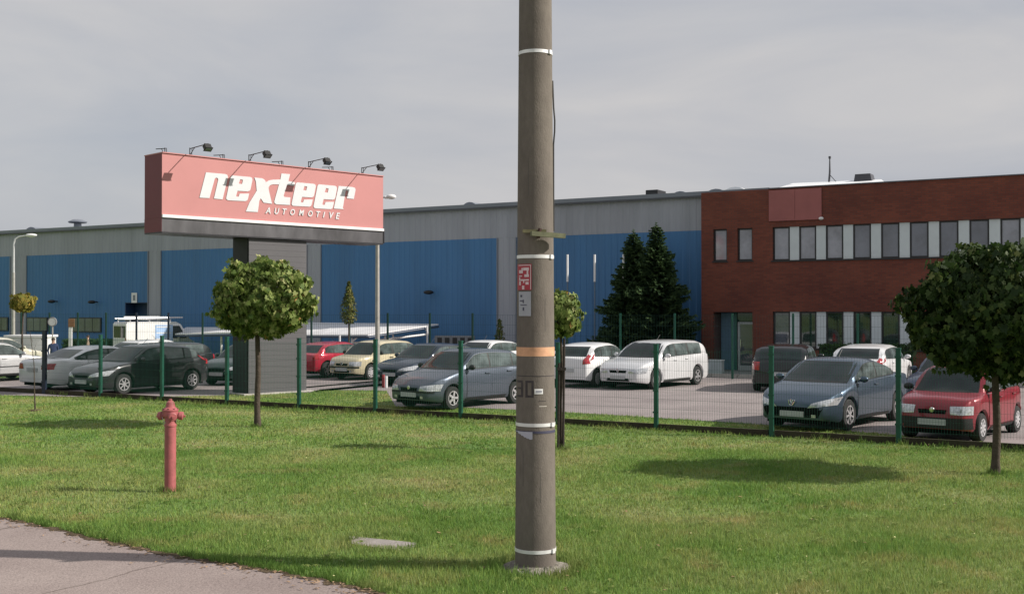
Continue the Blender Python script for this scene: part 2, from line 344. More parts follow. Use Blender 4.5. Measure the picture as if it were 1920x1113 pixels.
def inside(poly, x, y):
    res = np.zeros(len(x), bool); j = len(poly) - 1
    for i in range(len(poly)):
        xi, yi = poly[i][0], poly[i][1]; xj, yj = poly[j][0], poly[j][1]
        if yi != yj: res ^= ((yi > y) != (yj > y)) & (x < (xj - xi) * (y - yi) / (yj - yi) + xi)
        j = i
    return res
lot_poly = [(p.x, p.y) for p in front] + [(40, 12), (60, 80), (-60, 80)]
path_poly = [(p.x + .02, p.y + .03) for p in dense] + [(14, -10), (-40, -10), (-40, 20)]
slab_c = ground(718, 1019)
pole_c = ground(1004, 1066)
def field(name, Y0, Y1, dens, h, wd, seed):
    r = np.random.default_rng(seed); area = (Y1 - Y0) * (Y1 + Y0) / 2 * 1.06; n = int(area * dens)
    y = np.sqrt(r.uniform(Y0**2, Y1**2, n)); x = r.uniform(-.53, .53, n) * y
    keep = ~inside(lot_poly, x, y) & ~inside(path_poly, x, y)
    keep &= np.hypot(x - pole_c.x, (y - pole_c.y)) > .33
    keep &= ~((np.abs(x - slab_c.x + (y - slab_c.y) * .7) < .30) & (np.abs(y - slab_c.y + .2 * (x - slab_c.x)) < .17))
    # distance from fence plinth
    d = (x - FP.x) * NI.x + (y - FP.y) * NI.y; keep &= np.abs(d) > .06
    x, y, d = x[keep], y[keep], d[keep]; n = len(x)
    patch = .5 + .5 * np.sin(x * 1.9 + 1.3 * np.sin(y * 1.1)) * np.sin(y * 2.3 + 1.7 * np.sin(x * .8))
    hh = h * r.uniform(.45, 1.25, n) * (.7 + .6 * patch); hh[np.abs(d) < .3] *= 1.5
    cl = r.uniform(0, 1, n) < .03; hh[cl] *= 1.5
    ang = r.uniform(0, 2 * np.pi, n); lean = r.normal(0, .5, n) * hh; la = r.uniform(0, 2 * np.pi, n); ww = wd * r.uniform(.6, 1.4, n)
    V = np.zeros((n, 3, 3), np.float32)
    V[:, 0] = np.c_[x - np.cos(ang) * ww, y - np.sin(ang) * ww, np.full(n, -.004)]
    V[:, 1] = np.c_[x + np.cos(ang) * ww, y + np.sin(ang) * ww, np.full(n, -.004)]
    V[:, 2] = np.c_[x + np.cos(la) * lean, y + np.sin(la) * lean, hh]
    tb = r.uniform(.8, 1.2, n)[:, None] * np.array([[1, 1, 1]]) * np.c_[r.uniform(.85, 1.2, n), np.ones(n), r.uniform(.7, 1.2, n)]
    st = r.uniform(0, 1, n) < .05; tb[st] = np.array([1.5, 1.2, 1.6]) * r.uniform(.7, 1.2, (st.sum(), 1))
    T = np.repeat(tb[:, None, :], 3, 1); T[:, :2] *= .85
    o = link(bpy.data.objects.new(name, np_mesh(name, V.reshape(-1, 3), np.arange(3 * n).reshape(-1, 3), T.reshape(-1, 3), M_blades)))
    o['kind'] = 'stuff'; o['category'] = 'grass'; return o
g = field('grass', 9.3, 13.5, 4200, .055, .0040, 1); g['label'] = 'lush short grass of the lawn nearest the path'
g = field('grass', 13.5, 20, 1700, .05, .0058, 2); g['label'] = 'patchy lawn grass around the hydrant'
g = field('grass', 20, 34.5, 480, .045, .011, 3); g['label'] = 'lawn grass at the foot of the green fence'
# small weeds, pale flowers and fallen leaves
def specks(name, label, cat, pts, size, col, z=.03):
    r = np.random.default_rng(len(pts)); V = []; Fq = []
    for i, (x, y) in enumerate(pts):
        a = r.uniform(0, 6.28); s = size * r.uniform(.6, 1.4); t = r.uniform(-.4, .4)
        V += [(x + s * math.cos(a), y + s * math.sin(a), z + s * t), (x - s * .5 * math.sin(a), y + s * .5 * math.cos(a), z + .004), (x - s * math.cos(a), y - s * math.sin(a), z - s * t * .3), (x + s * .5 * math.sin(a), y - s * .5 * math.cos(a), z + .006)]
        Fq.append([4*i, 4*i+1, 4*i+2, 4*i+3])
    o = link(bpy.data.objects.new(name, np_mesh(name, V, Fq, None, col))); tag(o, label, cat); o['kind'] = 'stuff'
def scatter(nn, Y0, Y1):
    P = []
    while len(P) < nn:
        y = math.sqrt(random.uniform(Y0**2, Y1**2)); x = random.uniform(-.47, .47) * y
        if not inside(path_poly, np.array([x]), np.array([y]))[0] and not inside(lot_poly, np.array([x]), np.array([y]))[0]: P.append((x, y))
    return P
specks('lawn_flowers', 'tiny yellow and white flowers dotted over the lawn', 'flowers', scatter(130, 9.6, 30), .016, mat('flower_petals', (.65, .6, .3), .7, 0, .4, 1.2), .055)
specks('lawn_leaves', 'dry brown leaves lying in the lawn', 'leaves', scatter(260, 9.6, 24), .028, mat('dry_leaf', (.21, .135, .07), .8, 0, .5, 1.5), .035)
P = []
for i in range(300):
    p = random.choice(dense[8:96]); q = random.gauss(0, .13); P.append((p.x - abs(q) * .6 + random.uniform(-.1, .1), p.y - abs(q) + random.uniform(-.04, .05)))
specks('fallen_leaves', 'brown and pale fallen leaves along the path edge', 'leaves', P, .022, mat('path_litter', (.30, .20, .12), .8, 0, .7, 3), .018)

def rosettes(nn, Y0, Y1):
    r = np.random.default_rng(21); V = []; Fq = []; T = []
    for x, y in scatter(nn, Y0, Y1):
        s = r.uniform(.03, .075)
        for k in range(7):
            a = k * .9 + r.uniform(-.2, .2); c, q = math.cos(a), math.sin(a); n = len(V); e = s * r.uniform(.6, 1.2)
            V += [(x, y, .03), (x + c*e*.5 - q*e*.2, y + q*e*.5 + c*e*.2, .05), (x + c*e, y + q*e, .035), (x + c*e*.5 + q*e*.2, y + q*e*.5 - c*e*.2, .05)]; Fq.append([n, n+1, n+2, n+3]); T += [r.uniform(.1, .75)] * 4
    o = link(bpy.data.objects.new('lawn_weeds', np_mesh('lawn_weeds', V, Fq, T, M_leafs))); tag(o, 'low broad leaved weeds scattered through the lawn', 'weeds'); o['kind'] = 'stuff'
rosettes(900, 9.6, 24)
def tufts(spots):
    r = np.random.default_rng(22); V = []; T = []
    for x, y, rad, nn, hh in spots:
        for _ in range(nn):
            a = r.uniform(0, 6.28); q = rad * (1 + abs(r.normal(0, .22))); bx, by = x + math.cos(a) * q, y + math.sin(a) * q; h_ = hh * r.uniform(.5, 1.3); l1, l2 = r.normal(0, .3 * h_), r.normal(0, .3 * h_); w_ = .005
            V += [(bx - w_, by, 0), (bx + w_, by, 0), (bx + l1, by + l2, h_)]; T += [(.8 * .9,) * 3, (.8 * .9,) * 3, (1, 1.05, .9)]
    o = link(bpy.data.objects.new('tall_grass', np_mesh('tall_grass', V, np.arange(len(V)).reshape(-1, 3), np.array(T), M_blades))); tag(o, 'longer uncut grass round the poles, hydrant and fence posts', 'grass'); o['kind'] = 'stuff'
hp_, tb1, tb2, tb3 = ground(319, 922), ground(483, 800), ground(1868, 890), ground(1052, 843)
sp_list = [(pole_c.x, pole_c.y, .36, 900, .10), (hp_.x, hp_.y, .11, 220, .09), (tb1.x, tb1.y, .10, 160, .09), (tb2.x, tb2.y, .09, 200, .10), (tb3.x, tb3.y, .12, 160, .12), (slab_c.x, slab_c.y, .36, 500, .07)]
for i in range(60):
    q = FP + U * random.uniform(-19, 8) - NI * .07; sp_list.append((q.x, q.y, .06, 22, .13))
for i in range(90):
    q = random.choice(dense[8:100]); sp_list.append((q.x + .05, q.y + .06, .05, 30, .075))
tufts(sp_list)
# ------------------------------------------------------------------ factory hall (local frame: x along the wall, y inward)
def wthing(name, label, cat): return thing(name, label, cat, tuple(B0), RZ)
hall = wthing('factory_hall', 'long blue and grey metal clad factory hall behind the car park', 'factory hall')
def cladding(x0, x1, z0, z1, m, y=0, per=.30, dep=.020, name='cladding'):
    b = MB(); n = max(1, round((x1 - x0) / per)); p = (x1 - x0) / n; prof = []
    for i in range(n):
        a = x0 + i * p; prof += [(a, 0), (a + p * .55, 0), (a + p * .66, -dep), (a + p * .88, -dep)]
    prof.append((x1, 0)); k = len(prof)
    b.v = [(a, y + d, z0) for a, d in prof] + [(a, y + d, z1) for a, d in prof]
    for i in range(k - 1): b.f.append((i, i + 1, k + i + 1, k + i)); b.m.append(0)
    return b.build(name, m, hall)
ZT, ZB = 7.12, 5.74
cols = [(-75, -69.2), (-57.8, -56.4), (-46.4, -44.87), (-34.35, -33.34), (-22.9, -21.97), (-11.66, -10.68), (-2.0, -1.8)]
cladding(-75, -1.8, ZB, ZT, M_greyclad)
for a, c in cols[:-1]: cladding(a, c, 0, ZB, M_greyclad)
for i in range(len(cols) - 1):
    a, c = cols[i][1], cols[i + 1][0]
    if i == len(cols) - 2: c = -1.8
    if i == 2:
        cladding(a, -36.2, 0, ZB, M_blueclad); cladding(-36.2, c, 2.9, ZB, M_blueclad)
        bb = MB(); bb.box(-36.2, c, .7, .75, 0, 2.9); bb.box(-36.2, -36.15, -.02, .7, 0, 2.9); bb.box(c - .05, c, -.02, .7, 0, 2.9); bb.box(-36.2, c, -.02, .7, 2.86, 2.9)
        bb.build('loading_bay', M_dblue, hall)
        MB().box(-35.9, c - .5, .62, .69, 0, 2.2).build('door', mat('bay_door_blue', (.03, .09, .2), .5), hall)
    else: cladding(a, c, 0, ZB, M_blueclad)
for a, c in cols[1:-1]:
    for xx in (a, c): MB().box(xx - .03, xx + .03, -.045, 0, 0, ZB).build('corner_trim', M_fascia, hall)
def hall_window(x0, x1, z0, z1):
    f = MB().box(x0 - .06, x1 + .06, -.075, -.034, z0 - .06, z1 + .06); o = f.build('window', M_frame, hall)
    n = max(1, round((x1 - x0) / .62)); p = (x1 - x0) / n
    for i in range(n): MB().box(x0 + i * p + .03, x0 + (i + 1) * p - .03, -.085, -.076, z0, z1).build('pane', M_wglass, o)
for q in ((-51, -48.6), (-48.3, -46.6), (-44.7, -42.9), (-40.8, -38.2)): hall_window(*q, 1.25, 1.98)
fb = MB().box(-75, 1.0, -.16, .3, ZT, ZT + .2); fb.build('roof_fascia', M_fascia, hall)
MB().box(-75, 1.0, -.19, -.165, ZT - .04, ZT + .03).build('gutter', mat('dark_gutter', (.07, .075, .09), .5), hall)
MB().box(-75, .95, .31, 42, ZT - .1, ZT + .16).build('roof', M_fascia, hall)
def roof_dome(px, wd, hz, m, depth=9, dist=5):
    t = t_wall(px) ; b = MB(); S = 12; x = t
    # shift along the wall so that it stands behind the eave where the photo shows it
    p = B0 + U * t; r = (px - 960) / F; q = B0 + NI * dist; tt = (q.y * r - q.x) / (U.x - U.y * r); x = tt
    vs = []
    for yy in (dist, dist + depth):
        for i in range(S + 1): a = math.pi * i / S; vs.append((x - wd / 2 * math.cos(a), yy, ZT + .12 + hz * math.sin(a)))
    b.v = vs
    for i in range(S): b.f.append((i, i + 1, S + 2 + i, S + 1 + i)); b.m.append(0)
    b.f.append(tuple(range(S, -1, -1))); b.m.append(0)
    return b.build('skylight', m, hall, 40)
for px, wd, hz in ((1275, 1.3, .72), (880, 1.3, .78), (57, 1.7, .8), (612, 1.3, .7), (330, 1.3, .7)): roof_dome(px, wd, hz, M_fascia)
roof_dome(1378, 1.9, 1.0, M_roofw, 4, 7); roof_dome(1342, 1.6, .85, M_fascia, 3, 6)
def roof_box(px, x_w, z1, m, name, dist=5, d=1.0, z0=ZT + .1):
    r = (px - 960) / F; q = B0 + NI * dist; x = (q.y * r - q.x) / (U.x - U.y * r)
    return MB().box(x - x_w / 2, x + x_w / 2, dist, dist + d, z0, z1).build(name, m, hall, bevel=.03)
roof_box(1222, .62, ZT + .98, M_frame, 'roof_vent'); roof_box(205, 3.6, ZT + 1.05, M_roofw, 'skylight', 8, 2)
r_ = (145 - 960) / F; q_ = B0 + NI * 5; xv = (q_.y * r_ - q_.x) / (U.x - U.y * r_)
MB().tube([(xv, 5, ZT), (xv, 5, ZT + .95)], .24, 12).lathe([(.55, ZT + 1.0), (.6, ZT + 1.08), (.3, ZT + 1.22), (.02, ZT + 1.25)], 16, (xv, 5, 0)).build('roof_vent', M_fascia, hall, 40)
for px, py in ((108, 565), (183, 566), (812, 548)):
    x, z = t_wall(px), z_wall(px, py)
    o = MB().tube([(x, 0, z), (x, -.35, z + .03)], .035, 8).build('wall_lamp', M_black, hall)
    MB().blob((x + .05, -.45, z), (.26, .2, .10)).build('lamp_head', M_black, o, 60)
x, z = t_wall(253), z_wall(253, 558); MB().box(x - .22, x + .22, -.06, -.034, z - .28, z + .28).build('bay_number_sign', M_white, hall)
MB().box(x - .09, x + .09, -.066, -.061, z - .15, z + .15).build('bay_number', M_fascia, hall)

# ------------------------------------------------------------------ brick office block
off = wthing('office_building', 'two storey dark red brick office block at the right of the blue hall', 'office building')
YF = -.28; X0, X1 = -1.8, 32.0; ZR = 7.24
opens = [(-1.29, -.71, 4.45, 5.74), (-.28, .34, 4.45, 5.74), (1.16, 30.5, 4.42, 5.74), (1.16, 30.5, 1.0, 2.42), (-1.29, .34, .05, 2.40)]
def wall_open(x0, x1, z0, z1, ops, yf, depth):
    xs = sorted({x0, x1} | {v for o in ops for v in o[:2]}); zs = sorted({z0, z1} | {v for o in ops for v in o[2:]}); b = MB()
    for i in range(len(xs) - 1):
        for k in range(len(zs) - 1):
            cx, cz = (xs[i] + xs[i+1]) / 2, (zs[k] + zs[k+1]) / 2
            if any(o[0] < cx < o[1] and o[2] < cz < o[3] for o in ops): continue
            b.quad((xs[i], yf, zs[k]), (xs[i+1], yf, zs[k]), (xs[i+1], yf, zs[k+1]), (xs[i], yf, zs[k+1]))
    for a, c, d, e in ops:
        b.quad((a, yf, d), (a, yf, e), (a, yf + depth, e), (a, yf + depth, d)); b.quad((c, yf, e), (c, yf, d), (c, yf + depth, d), (c, yf + depth, e))
        b.quad((a, yf, e), (c, yf, e), (c, yf + depth, e), (a, yf + depth, e)); b.quad((a, yf, d), (a, yf + depth, d), (c, yf + depth, d), (c, yf, d))
    b.quad((x0, yf, z0), (x0, yf, z1), (x0, yf + 1.2, z1), (x0, yf + 1.2, z0)); b.quad((x1, yf, z0), (x1, yf + 20, z0), (x1, yf + 20, z1), (x1, yf, z1))
    return b
wall_open(X0, X1, 0, ZR, opens, YF, .16).build('wall', M_brick, off)
MB().box(X0, X1, YF + 1.0, YF + 20, 0, ZR - .2).build('interior', M_dark, off)
MB().box(X0 + .02, X1, YF + 1.2, YF + 20, ZR - .19, ZR - .05).build('roof', M_fascia, off)
MB().box(1.0, X1 + .1, YF - .05, YF + .5, ZR + .002, ZR + .045).build('roof_cap', mat('dark_cap', (.10, .10, .12), .5), off)
b = MB(); ya, yb = YF + .52, YF + 3.4; zl0, zh0 = ZR + .03, ZR + .57                # pale roof slope rising behind the parapet
b.poly([(.98, ya, zl0), (5.4, ya, zl0), (4.6, yb, zh0 - .05), (.98, yb, zh0)]); b.poly([(.98, yb, zh0), (4.6, yb, zh0 - .05), (4.6, yb + .1, ZR), (.98, yb + .1, ZR)]); b.poly([(.98, ya, zl0), (.98, yb, zh0), (.98, yb, ZR - .1), (.98, ya, ZR - .1)])
b.build('roof_slope', M_roofw, off)
def office_window(x0, x1, z0, z1, leaf=.045, y=YF + .10):
    b = MB(); t = leaf * 1.35
    b.box(x0, x0 + t, y, y + .06, z0, z1); b.box(x1 - t, x1, y, y + .06, z0, z1); b.box(x0 + t, x1 - t, y, y + .06, z1 - t, z1); b.box(x0 + t, x1 - t, y, y + .06, z0, z0 + t)
    o = b.build('window', M_frame, off)
    a = random.uniform(-.012, .012); g = MB(); g.quad((x0 + t, y + .03 + a, z0 + t), (x1 - t, y + .03 - a, z0 + t), (x1 - t, y + .03 - a, z1 - t), (x0 + t, y + .03 + a, z1 - t)); g.build('pane', random.choice((M_wglass, M_wglass3, M_wglass3)) if z0 > 3 else random.choice((M_wglass, M_wglass2, M_wglass2)), o)
    MB().box(x0 + t + .01, x1 - t - .01, y + .3, y + .32, z1 - t - random.choice((.15, .3, .5, .9)), z1 - .02).build('blind', mat('pale_blind', (.35, .35, .34), .8), o)
    return o
for a in (-1.29, -.28): office_window(a, a + (.58 if a < -1 else .62), 4.45, 5.74)
for k in range(27):
    a = 1.16 + 1.034 * k
    for z0, z1 in ((4.42, 5.74), (1.0, 2.42)):
        office_window(a, a + .665, z0, z1)
        if a + 1.034 < 30.4: MB().box(a + .668, a + 1.031, YF + .075, YF + .15, z0 + .01, z1 - .01).build('infill_panel', M_infill, off)
for z0, x0, x1 in ((4.42, 1.1, 30.5), (4.45, -1.33, -.67), (4.45, -.32, .38), (1.0, 1.1, 30.5)):
    MB().box(x0, x1, YF - .05, YF + .1, z0 - .05, z0 - .004).build('window_sill', M_frame, off)
for a, c in ((1.03, 2.06), (2.07, 3.10)): MB().box(a, c, YF - .06, YF - .01, 5.97, 7.18).build('red_panel', M_redpanel, off)
o = MB().tube([(3.05, YF, 5.95), (3.12, YF - .25, 5.98)], .02).build('wall_lamp', M_galv, off); MB().blob((3.15, YF - .3, 5.98), (.1, .1, .06)).build('lamp_head', M_white, o, 60)
# entrance recess
b = MB(); b.quad((-1.29, YF + .16, .05), (-1.29, YF + .9, .05), (-1.29, YF + .9, 2.4), (-1.29, YF + .16, 2.4)); b.quad((.34, YF + .16, .05), (.34, YF + .16, 2.4), (.34, YF + .9, 2.4), (.34, YF + .9, .05))
b.quad((-1.29, YF + .16, 2.4), (.34, YF + .16, 2.4), (.34, YF + .9, 2.4), (-1.29, YF + .9, 2.4)); b.build('entrance_recess', mat('recess_render', (.10, .06, .055), .8), off)
MB().box(-1.25, -.62, YF + .80, YF + .88, .05, 2.36).build('entrance_panel', mat('blue_grey_entrance_panel', (.10, .19, .27), .5), off)
MB().box(-.60, -.50, YF + .55, YF + .88, .05, 2.38).build('entrance_post', mat('green_entrance_post', (.03, .14, .11), .5), off)
d = MB(); y = YF + .55
for q in ((-.46, -.36, .05, 2.0), (.20, .30, .05, 2.0), (-.36, .20, 1.9, 2.0), (-.36, .20, .05, .25)): d.box(q[0], q[1], y, y + .06, q[2], q[3])
dr = d.build('door', mat('pale_door_frame', (.42, .47, .47), .5, .2), off); MB().box(-.36, .20, y + .02, y + .03, .25, 1.9).build('pane', M_wglass, dr)
MB().box(-.33, -.31, y - .05, y - .02, .9, 1.3).build('handle', M_chrome, dr)
MB().box(-.46, .30, y, y + .05, 2.03, 2.36).build('transom_pane', mat('green_transom_glass', (.02, .06, .05), .05, spec=.8), off)
# roof mast and box on the office roof
def on_roof(px, dist):
    r = (px - 960) / F; q = B0 + NI * dist; return (q.y * r - q.x) / (U.x - U.y * r)
xm = on_roof(1553, 3.0)
ms = MB(); ms.tube([(xm, 3, ZR - .1), (xm + .08, 3, ZR + .95), (xm + .08, 3, ZR + 1.55)], [.05, .04, .022], 8); ms.build('mast', mat('dark_mast', (.08, .08, .09), .5, .5), off); MB().box(xm + .04, xm + .12, 2.95, 3.05, ZR + 1.48, ZR + 1.58).build('mast_cap', MATS['dark_mast'], off)
MB().tube([(xm + .08, 3, ZR + .82), (xm + .68, 3, ZR + .1)], .016, 6).build('guy_wire', MATS['dark_mast'], off)
xm = on_roof(1617, 2.6)
b = MB(); b.v = [(xm - .42, 2.6, ZR - .1), (xm + .5, 2.6, ZR - .1), (xm + .5, 3.4, ZR - .1), (xm - .42, 3.4, ZR - .1), (xm - .3, 2.7, ZR + .74), (xm + .3, 2.7, ZR + .74), (xm + .3, 3.3, ZR + .74), (xm - .3, 3.3, ZR + .74)]
b.f = [(4, 5, 6, 7), (0, 1, 5, 4), (1, 2, 6, 5), (2, 3, 7, 6), (3, 0, 4, 7)]; b.m = [0] * 5; b.build('roof_hatch', mat('dark_roof_hatch', (.05, .05, .06), .4), off)

# ------------------------------------------------------------------ front fence
fen = thing('mesh_fence', 'green welded mesh fence with posts on a low plinth, between lawn and parked cars', 'fence', tuple(FP), RZ)
post_px = [84, 189, 304, 426, 561, 704, 864, 1046, 1230, 1446, 1684]
ts = [t_fence(p) for p in post_px]; sp = 2.42
ts = [ts[0] - 3 * sp, ts[0] - 2 * sp, ts[0] - sp] + ts + [ts[-1] + sp, ts[-1] + 2 * sp]
def post(t, m, h=1.76, wd=.04):
    b = MB().box(t - wd, t + wd, -.035, .035, -.02, h); b.box(t - wd - .006, t + wd + .006, -.041, .041, h, h + .025)
    for z in (.35, .8, 1.25, 1.6): b.box(t - wd - .018, t + wd + .018, -.047, -.036, z, z + .035)
    return b.build('post', m, fen)
for i, t in enumerate(ts): post(t, M_navy if i == 3 else M_green, 1.86 if i == 3 else 1.76, .075 if i == 3 else .042)
for i in range(len(ts) - 1):
    a, c = ts[i] + .05, ts[i + 1] - .05; L_ = c - a; b = MB(); rr = .0016
    n = int(L_ / .05)
    for k in range(n + 1):
        x = a + L_ * k / n; b.box(x - rr, x + rr, -.004, -.001, .2, 1.68)
    for z in (.24, .44, .64, .84, 1.04, 1.24, 1.44, 1.64): b.box(a, c, -.0078, -.0045, z - rr, z + rr)
    o = b.build('wire_panel', M_green, fen)
    b = MB().box(ts[i] + .06, ts[i + 1] - .06, -.03, .03, -.05, .13); b.build('plinth_board', M_plinth, fen, bevel=.006)

# ------------------------------------------------------------------ back fence
pa, pb = Vector((-20.15, 52.0, 0)), Vector((7.92, 40.3, 0)); UB = (pb - pa).normalized(); rb = math.atan2(UB.y, UB.x)
bf = thing('back_fence', 'tall green mesh fence between the car park and the factory hall', 'fence', tuple(pa), rb)
bpx = [-60, -10, 40, 93, 146, 199, 256, 316, 380, 445, 514, 584, 655, 727, 806, 886, 972, 1063, 1163, 1265, 1373, 1487, 1608, 1740]
def t_back(px): r = (px - 960) / F; return (pa.y * r - pa.x) / (UB.x - UB.y * r)
bt = [t_back(p) for p in bpx]
for i, t in enumerate(bt):
    MB().box(t - .035, t + .035, -.03, .03, 0, 2.36).build('post', M_navy if bpx[i] in (256, 316) else (M_green if bpx[i] > 1100 else M_dgreen), bf)
    if i:
        a, c = bt[i - 1] + .04, t - .04; b = MB(); n = int((c - a) / .1)
        for k in range(n + 1):
            x = a + (c - a) * k / n; b.box(x - .0022, x + .0022, -.004, 0, .05, 2.3)
        for z in (.3, .7, 1.1, 1.5, 1.9, 2.28): b.box(a, c, -.008, -.0045, z - .003, z + .003)
        b.build('wire_panel', M_dgreen, bf)

# ------------------------------------------------------------------ billboard sign on its pylon
SA = Vector((-.3129 * 30.6, 30.6, 0)); SD = Vector((.177, .18, 0)).normalized(); WS = math.hypot(.177, .18) * 30.6; SR = math.atan2(SD.y, SD.x)
sign = thing('billboard_sign', 'big red roadside sign reading nexteer automotive on a grey pylon', 'sign', tuple(SA), SR)
def sface(px, py):
    r = (px - 960) / F; s = (SA.y * r - SA.x) / (SD.x - SD.y * r); Y = SA.y + SD.y * s; return s, EYE - (py - 580) / F * Y
ZS0, ZS1 = 4.60, 6.78; TH = .98
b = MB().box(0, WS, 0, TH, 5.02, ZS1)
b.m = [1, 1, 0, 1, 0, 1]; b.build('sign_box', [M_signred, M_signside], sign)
MB().box(0, WS, -.035, TH + .035, ZS1 + .002, ZS1 + .03).build('top_edge', M_signred, sign)
MB().box(.0, WS, -.05, -.002, 5.02, 5.10).build('trim_strip', M_white, sign)
MB().box(.0, WS, .0, TH, ZS0 + .03, 5.017).build('lower_band', [M_signgrey], sign)
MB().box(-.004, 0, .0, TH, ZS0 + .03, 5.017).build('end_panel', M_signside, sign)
MB().box(0, WS, -.01, TH, ZS0 - .01, ZS0 + .027).build('bottom_edge', M_frame, sign)
MB().box(WS + .001, WS + .04, -.02, .06, ZS0 + .03, 5.017).build('corner_trim', M_frame, sign)
P0, P1 = .3635 * WS, .625 * WS
nb = 28; hb = (ZS0 - .02) / nb
bd = MB().box(P0, P1, .10, .16, 0, hb - .0035).mesh('board', M_pylon)
for i in range(nb): inst('board', bd, sign, (0, random.uniform(-.003, .003), i * hb))
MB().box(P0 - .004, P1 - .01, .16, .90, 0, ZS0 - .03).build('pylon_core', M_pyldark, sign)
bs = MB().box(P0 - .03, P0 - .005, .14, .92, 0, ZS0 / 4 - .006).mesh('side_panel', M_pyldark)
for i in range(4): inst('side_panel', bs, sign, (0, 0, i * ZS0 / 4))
MB().box(P0 - .2, P1 + .2, 0, 1.1, -.02, .05).build('footing', M_kerb, sign)
def flood(x, front, L_=.95):
    sgn = -1 if front else 1; y0 = 0.03 if front else TH - .03; z = ZS1 + .03
    b = MB(); r = .013; h = .20 if front else .27
    b.tube([(x, y0, z), (x, y0, z + h)], r, 6); b.tube([(x + .02, y0, z + h - .02), (x + .02, y0 + sgn * L_, z + h + .02)], r, 6); b.tube([(x + .02, y0, z + .02), (x + .02, y0 + sgn * .22, z + h - .02)], r * .8, 6)
    b.tube([(x + .06, y0, z), (x + .06, y0 + sgn * .02, z + h)], r * .7, 6)
    o = b.build('floodlight', M_black, sign)
    c = Vector((x, y0 + sgn * (L_ - .02), z + (.13 if front else -.02))); h = MB(); a = R(38) * sgn
    h.box(-.095, .095, -.065, .065, -.075, .065); h.box(-.115, .115, -.08, .08, -.098, -.077); h.box(-.06, .06, .065, .09, -.04, .04)
    me = h.mesh('lamp_housing', M_black); inst('lamp_housing', me, o, tuple(c), (a, 0, 0))
    h2 = MB().box(-.09, .09, -.055, .055, -.104, -.1).mesh('lamp_glass', M_wglass); inst('lamp_glass', h2, o, tuple(c), (a, 0, 0))
for px in (356, 467, 579, 679): flood(sface(px, 330)[0], True)
for px in (340, 450, 561, 656): flood(sface(px, 330)[0], False, .55)
# lettering
def cp(X, Y): return sface(360 + X / 6, 300 + Y / 6)
def letter(name, outs, mtx=None, d=.012):
    cu = bpy.data.curves.new(name, 'CURVE'); cu.dimensions = '2D'; cu.fill_mode = 'BOTH'; cu.extrude = d / 2
    for pts in outs:
        s = cu.splines.new('POLY'); s.points.add(len(pts) - 1); s.use_cyclic_u = True
        for q, p in zip(s.points, pts): x, z = cp(*p); q.co = (x, z, 0, 1)
    o = bpy.data.objects.new('tmp', cu); link(o); dg = bpy.context.evaluated_depsgraph_get()
    me = bpy.data.meshes.new_from_object(o.evaluated_get(dg)); bpy.data.objects.remove(o); me.materials.clear(); me.materials.append(M_letter)
    me.name = name; q = inst(name, me, sign, (0, -d / 2 - .003, 0), (R(90), 0, 0)); return q
def aff(pts, f0, f1):  # map bounding frame f0 -> f1, with a skew so that tops follow the perspective
    (x0, y0, x1, y1), (a0, b0, a1, b1) = f0, f1
    return [((p[0] - x0) / (x1 - x0) * (a1 - a0) + a0, (p[1] - y0) / (y1 - y0) * (b1 - b0) + b0) for p in pts]
letter('letter', [[(150, 137), (370, 157), (390, 166), (398, 190), (338, 442), (240, 432), (288, 222), (284, 204), (266, 197), (250, 206), (190, 428), (78, 422)]])
E_out = [(450, 172), (650, 190), (668, 200), (674, 220), (652, 330), (640, 345), (620, 352), (506, 345), (490, 400), (496, 412), (518, 412), (530, 378), (637, 376), (622, 440), (612, 455), (592, 462), (400, 452), (384, 444), (378, 428), (428, 192), (436, 178)]
E_in = [(535, 216), (568, 222), (556, 270), (520, 264)]
letter('letter', [E_out, E_in])
letter('letter', [[(695, 195), (785, 205), (812, 222), (826, 250), (860, 228), (905, 220), (986, 218), (982, 274), (905, 272), (872, 282), (855, 305), (858, 340), (895, 492), (800, 478), (768, 430), (752, 455), (735, 585), (600, 578), (640, 480), (722, 345), (712, 240)]])
letter('letter', [[(1000, 150), (1098, 158), (1078, 235), (1155, 250), (1146, 290), (1062, 278), (1025, 400), (1036, 415), (1102, 420), (1096, 505), (944, 497), (924, 485), (920, 465), (988, 218)]])
f0 = (378, 172, 674, 462)
for f1 in ((1115, 250, 1388, 524), (1362, 272, 1626, 552)): letter('letter', [aff(E_out, f0, f1), aff(E_in, f0, f1)])
letter('letter', [[(1645, 290), (1800, 303), (1828, 312), (1836, 332), (1815, 437), (1737, 430), (1752, 352), (1740, 336), (1724, 346), (1692, 540), (1704, 553), (1590, 545)]])
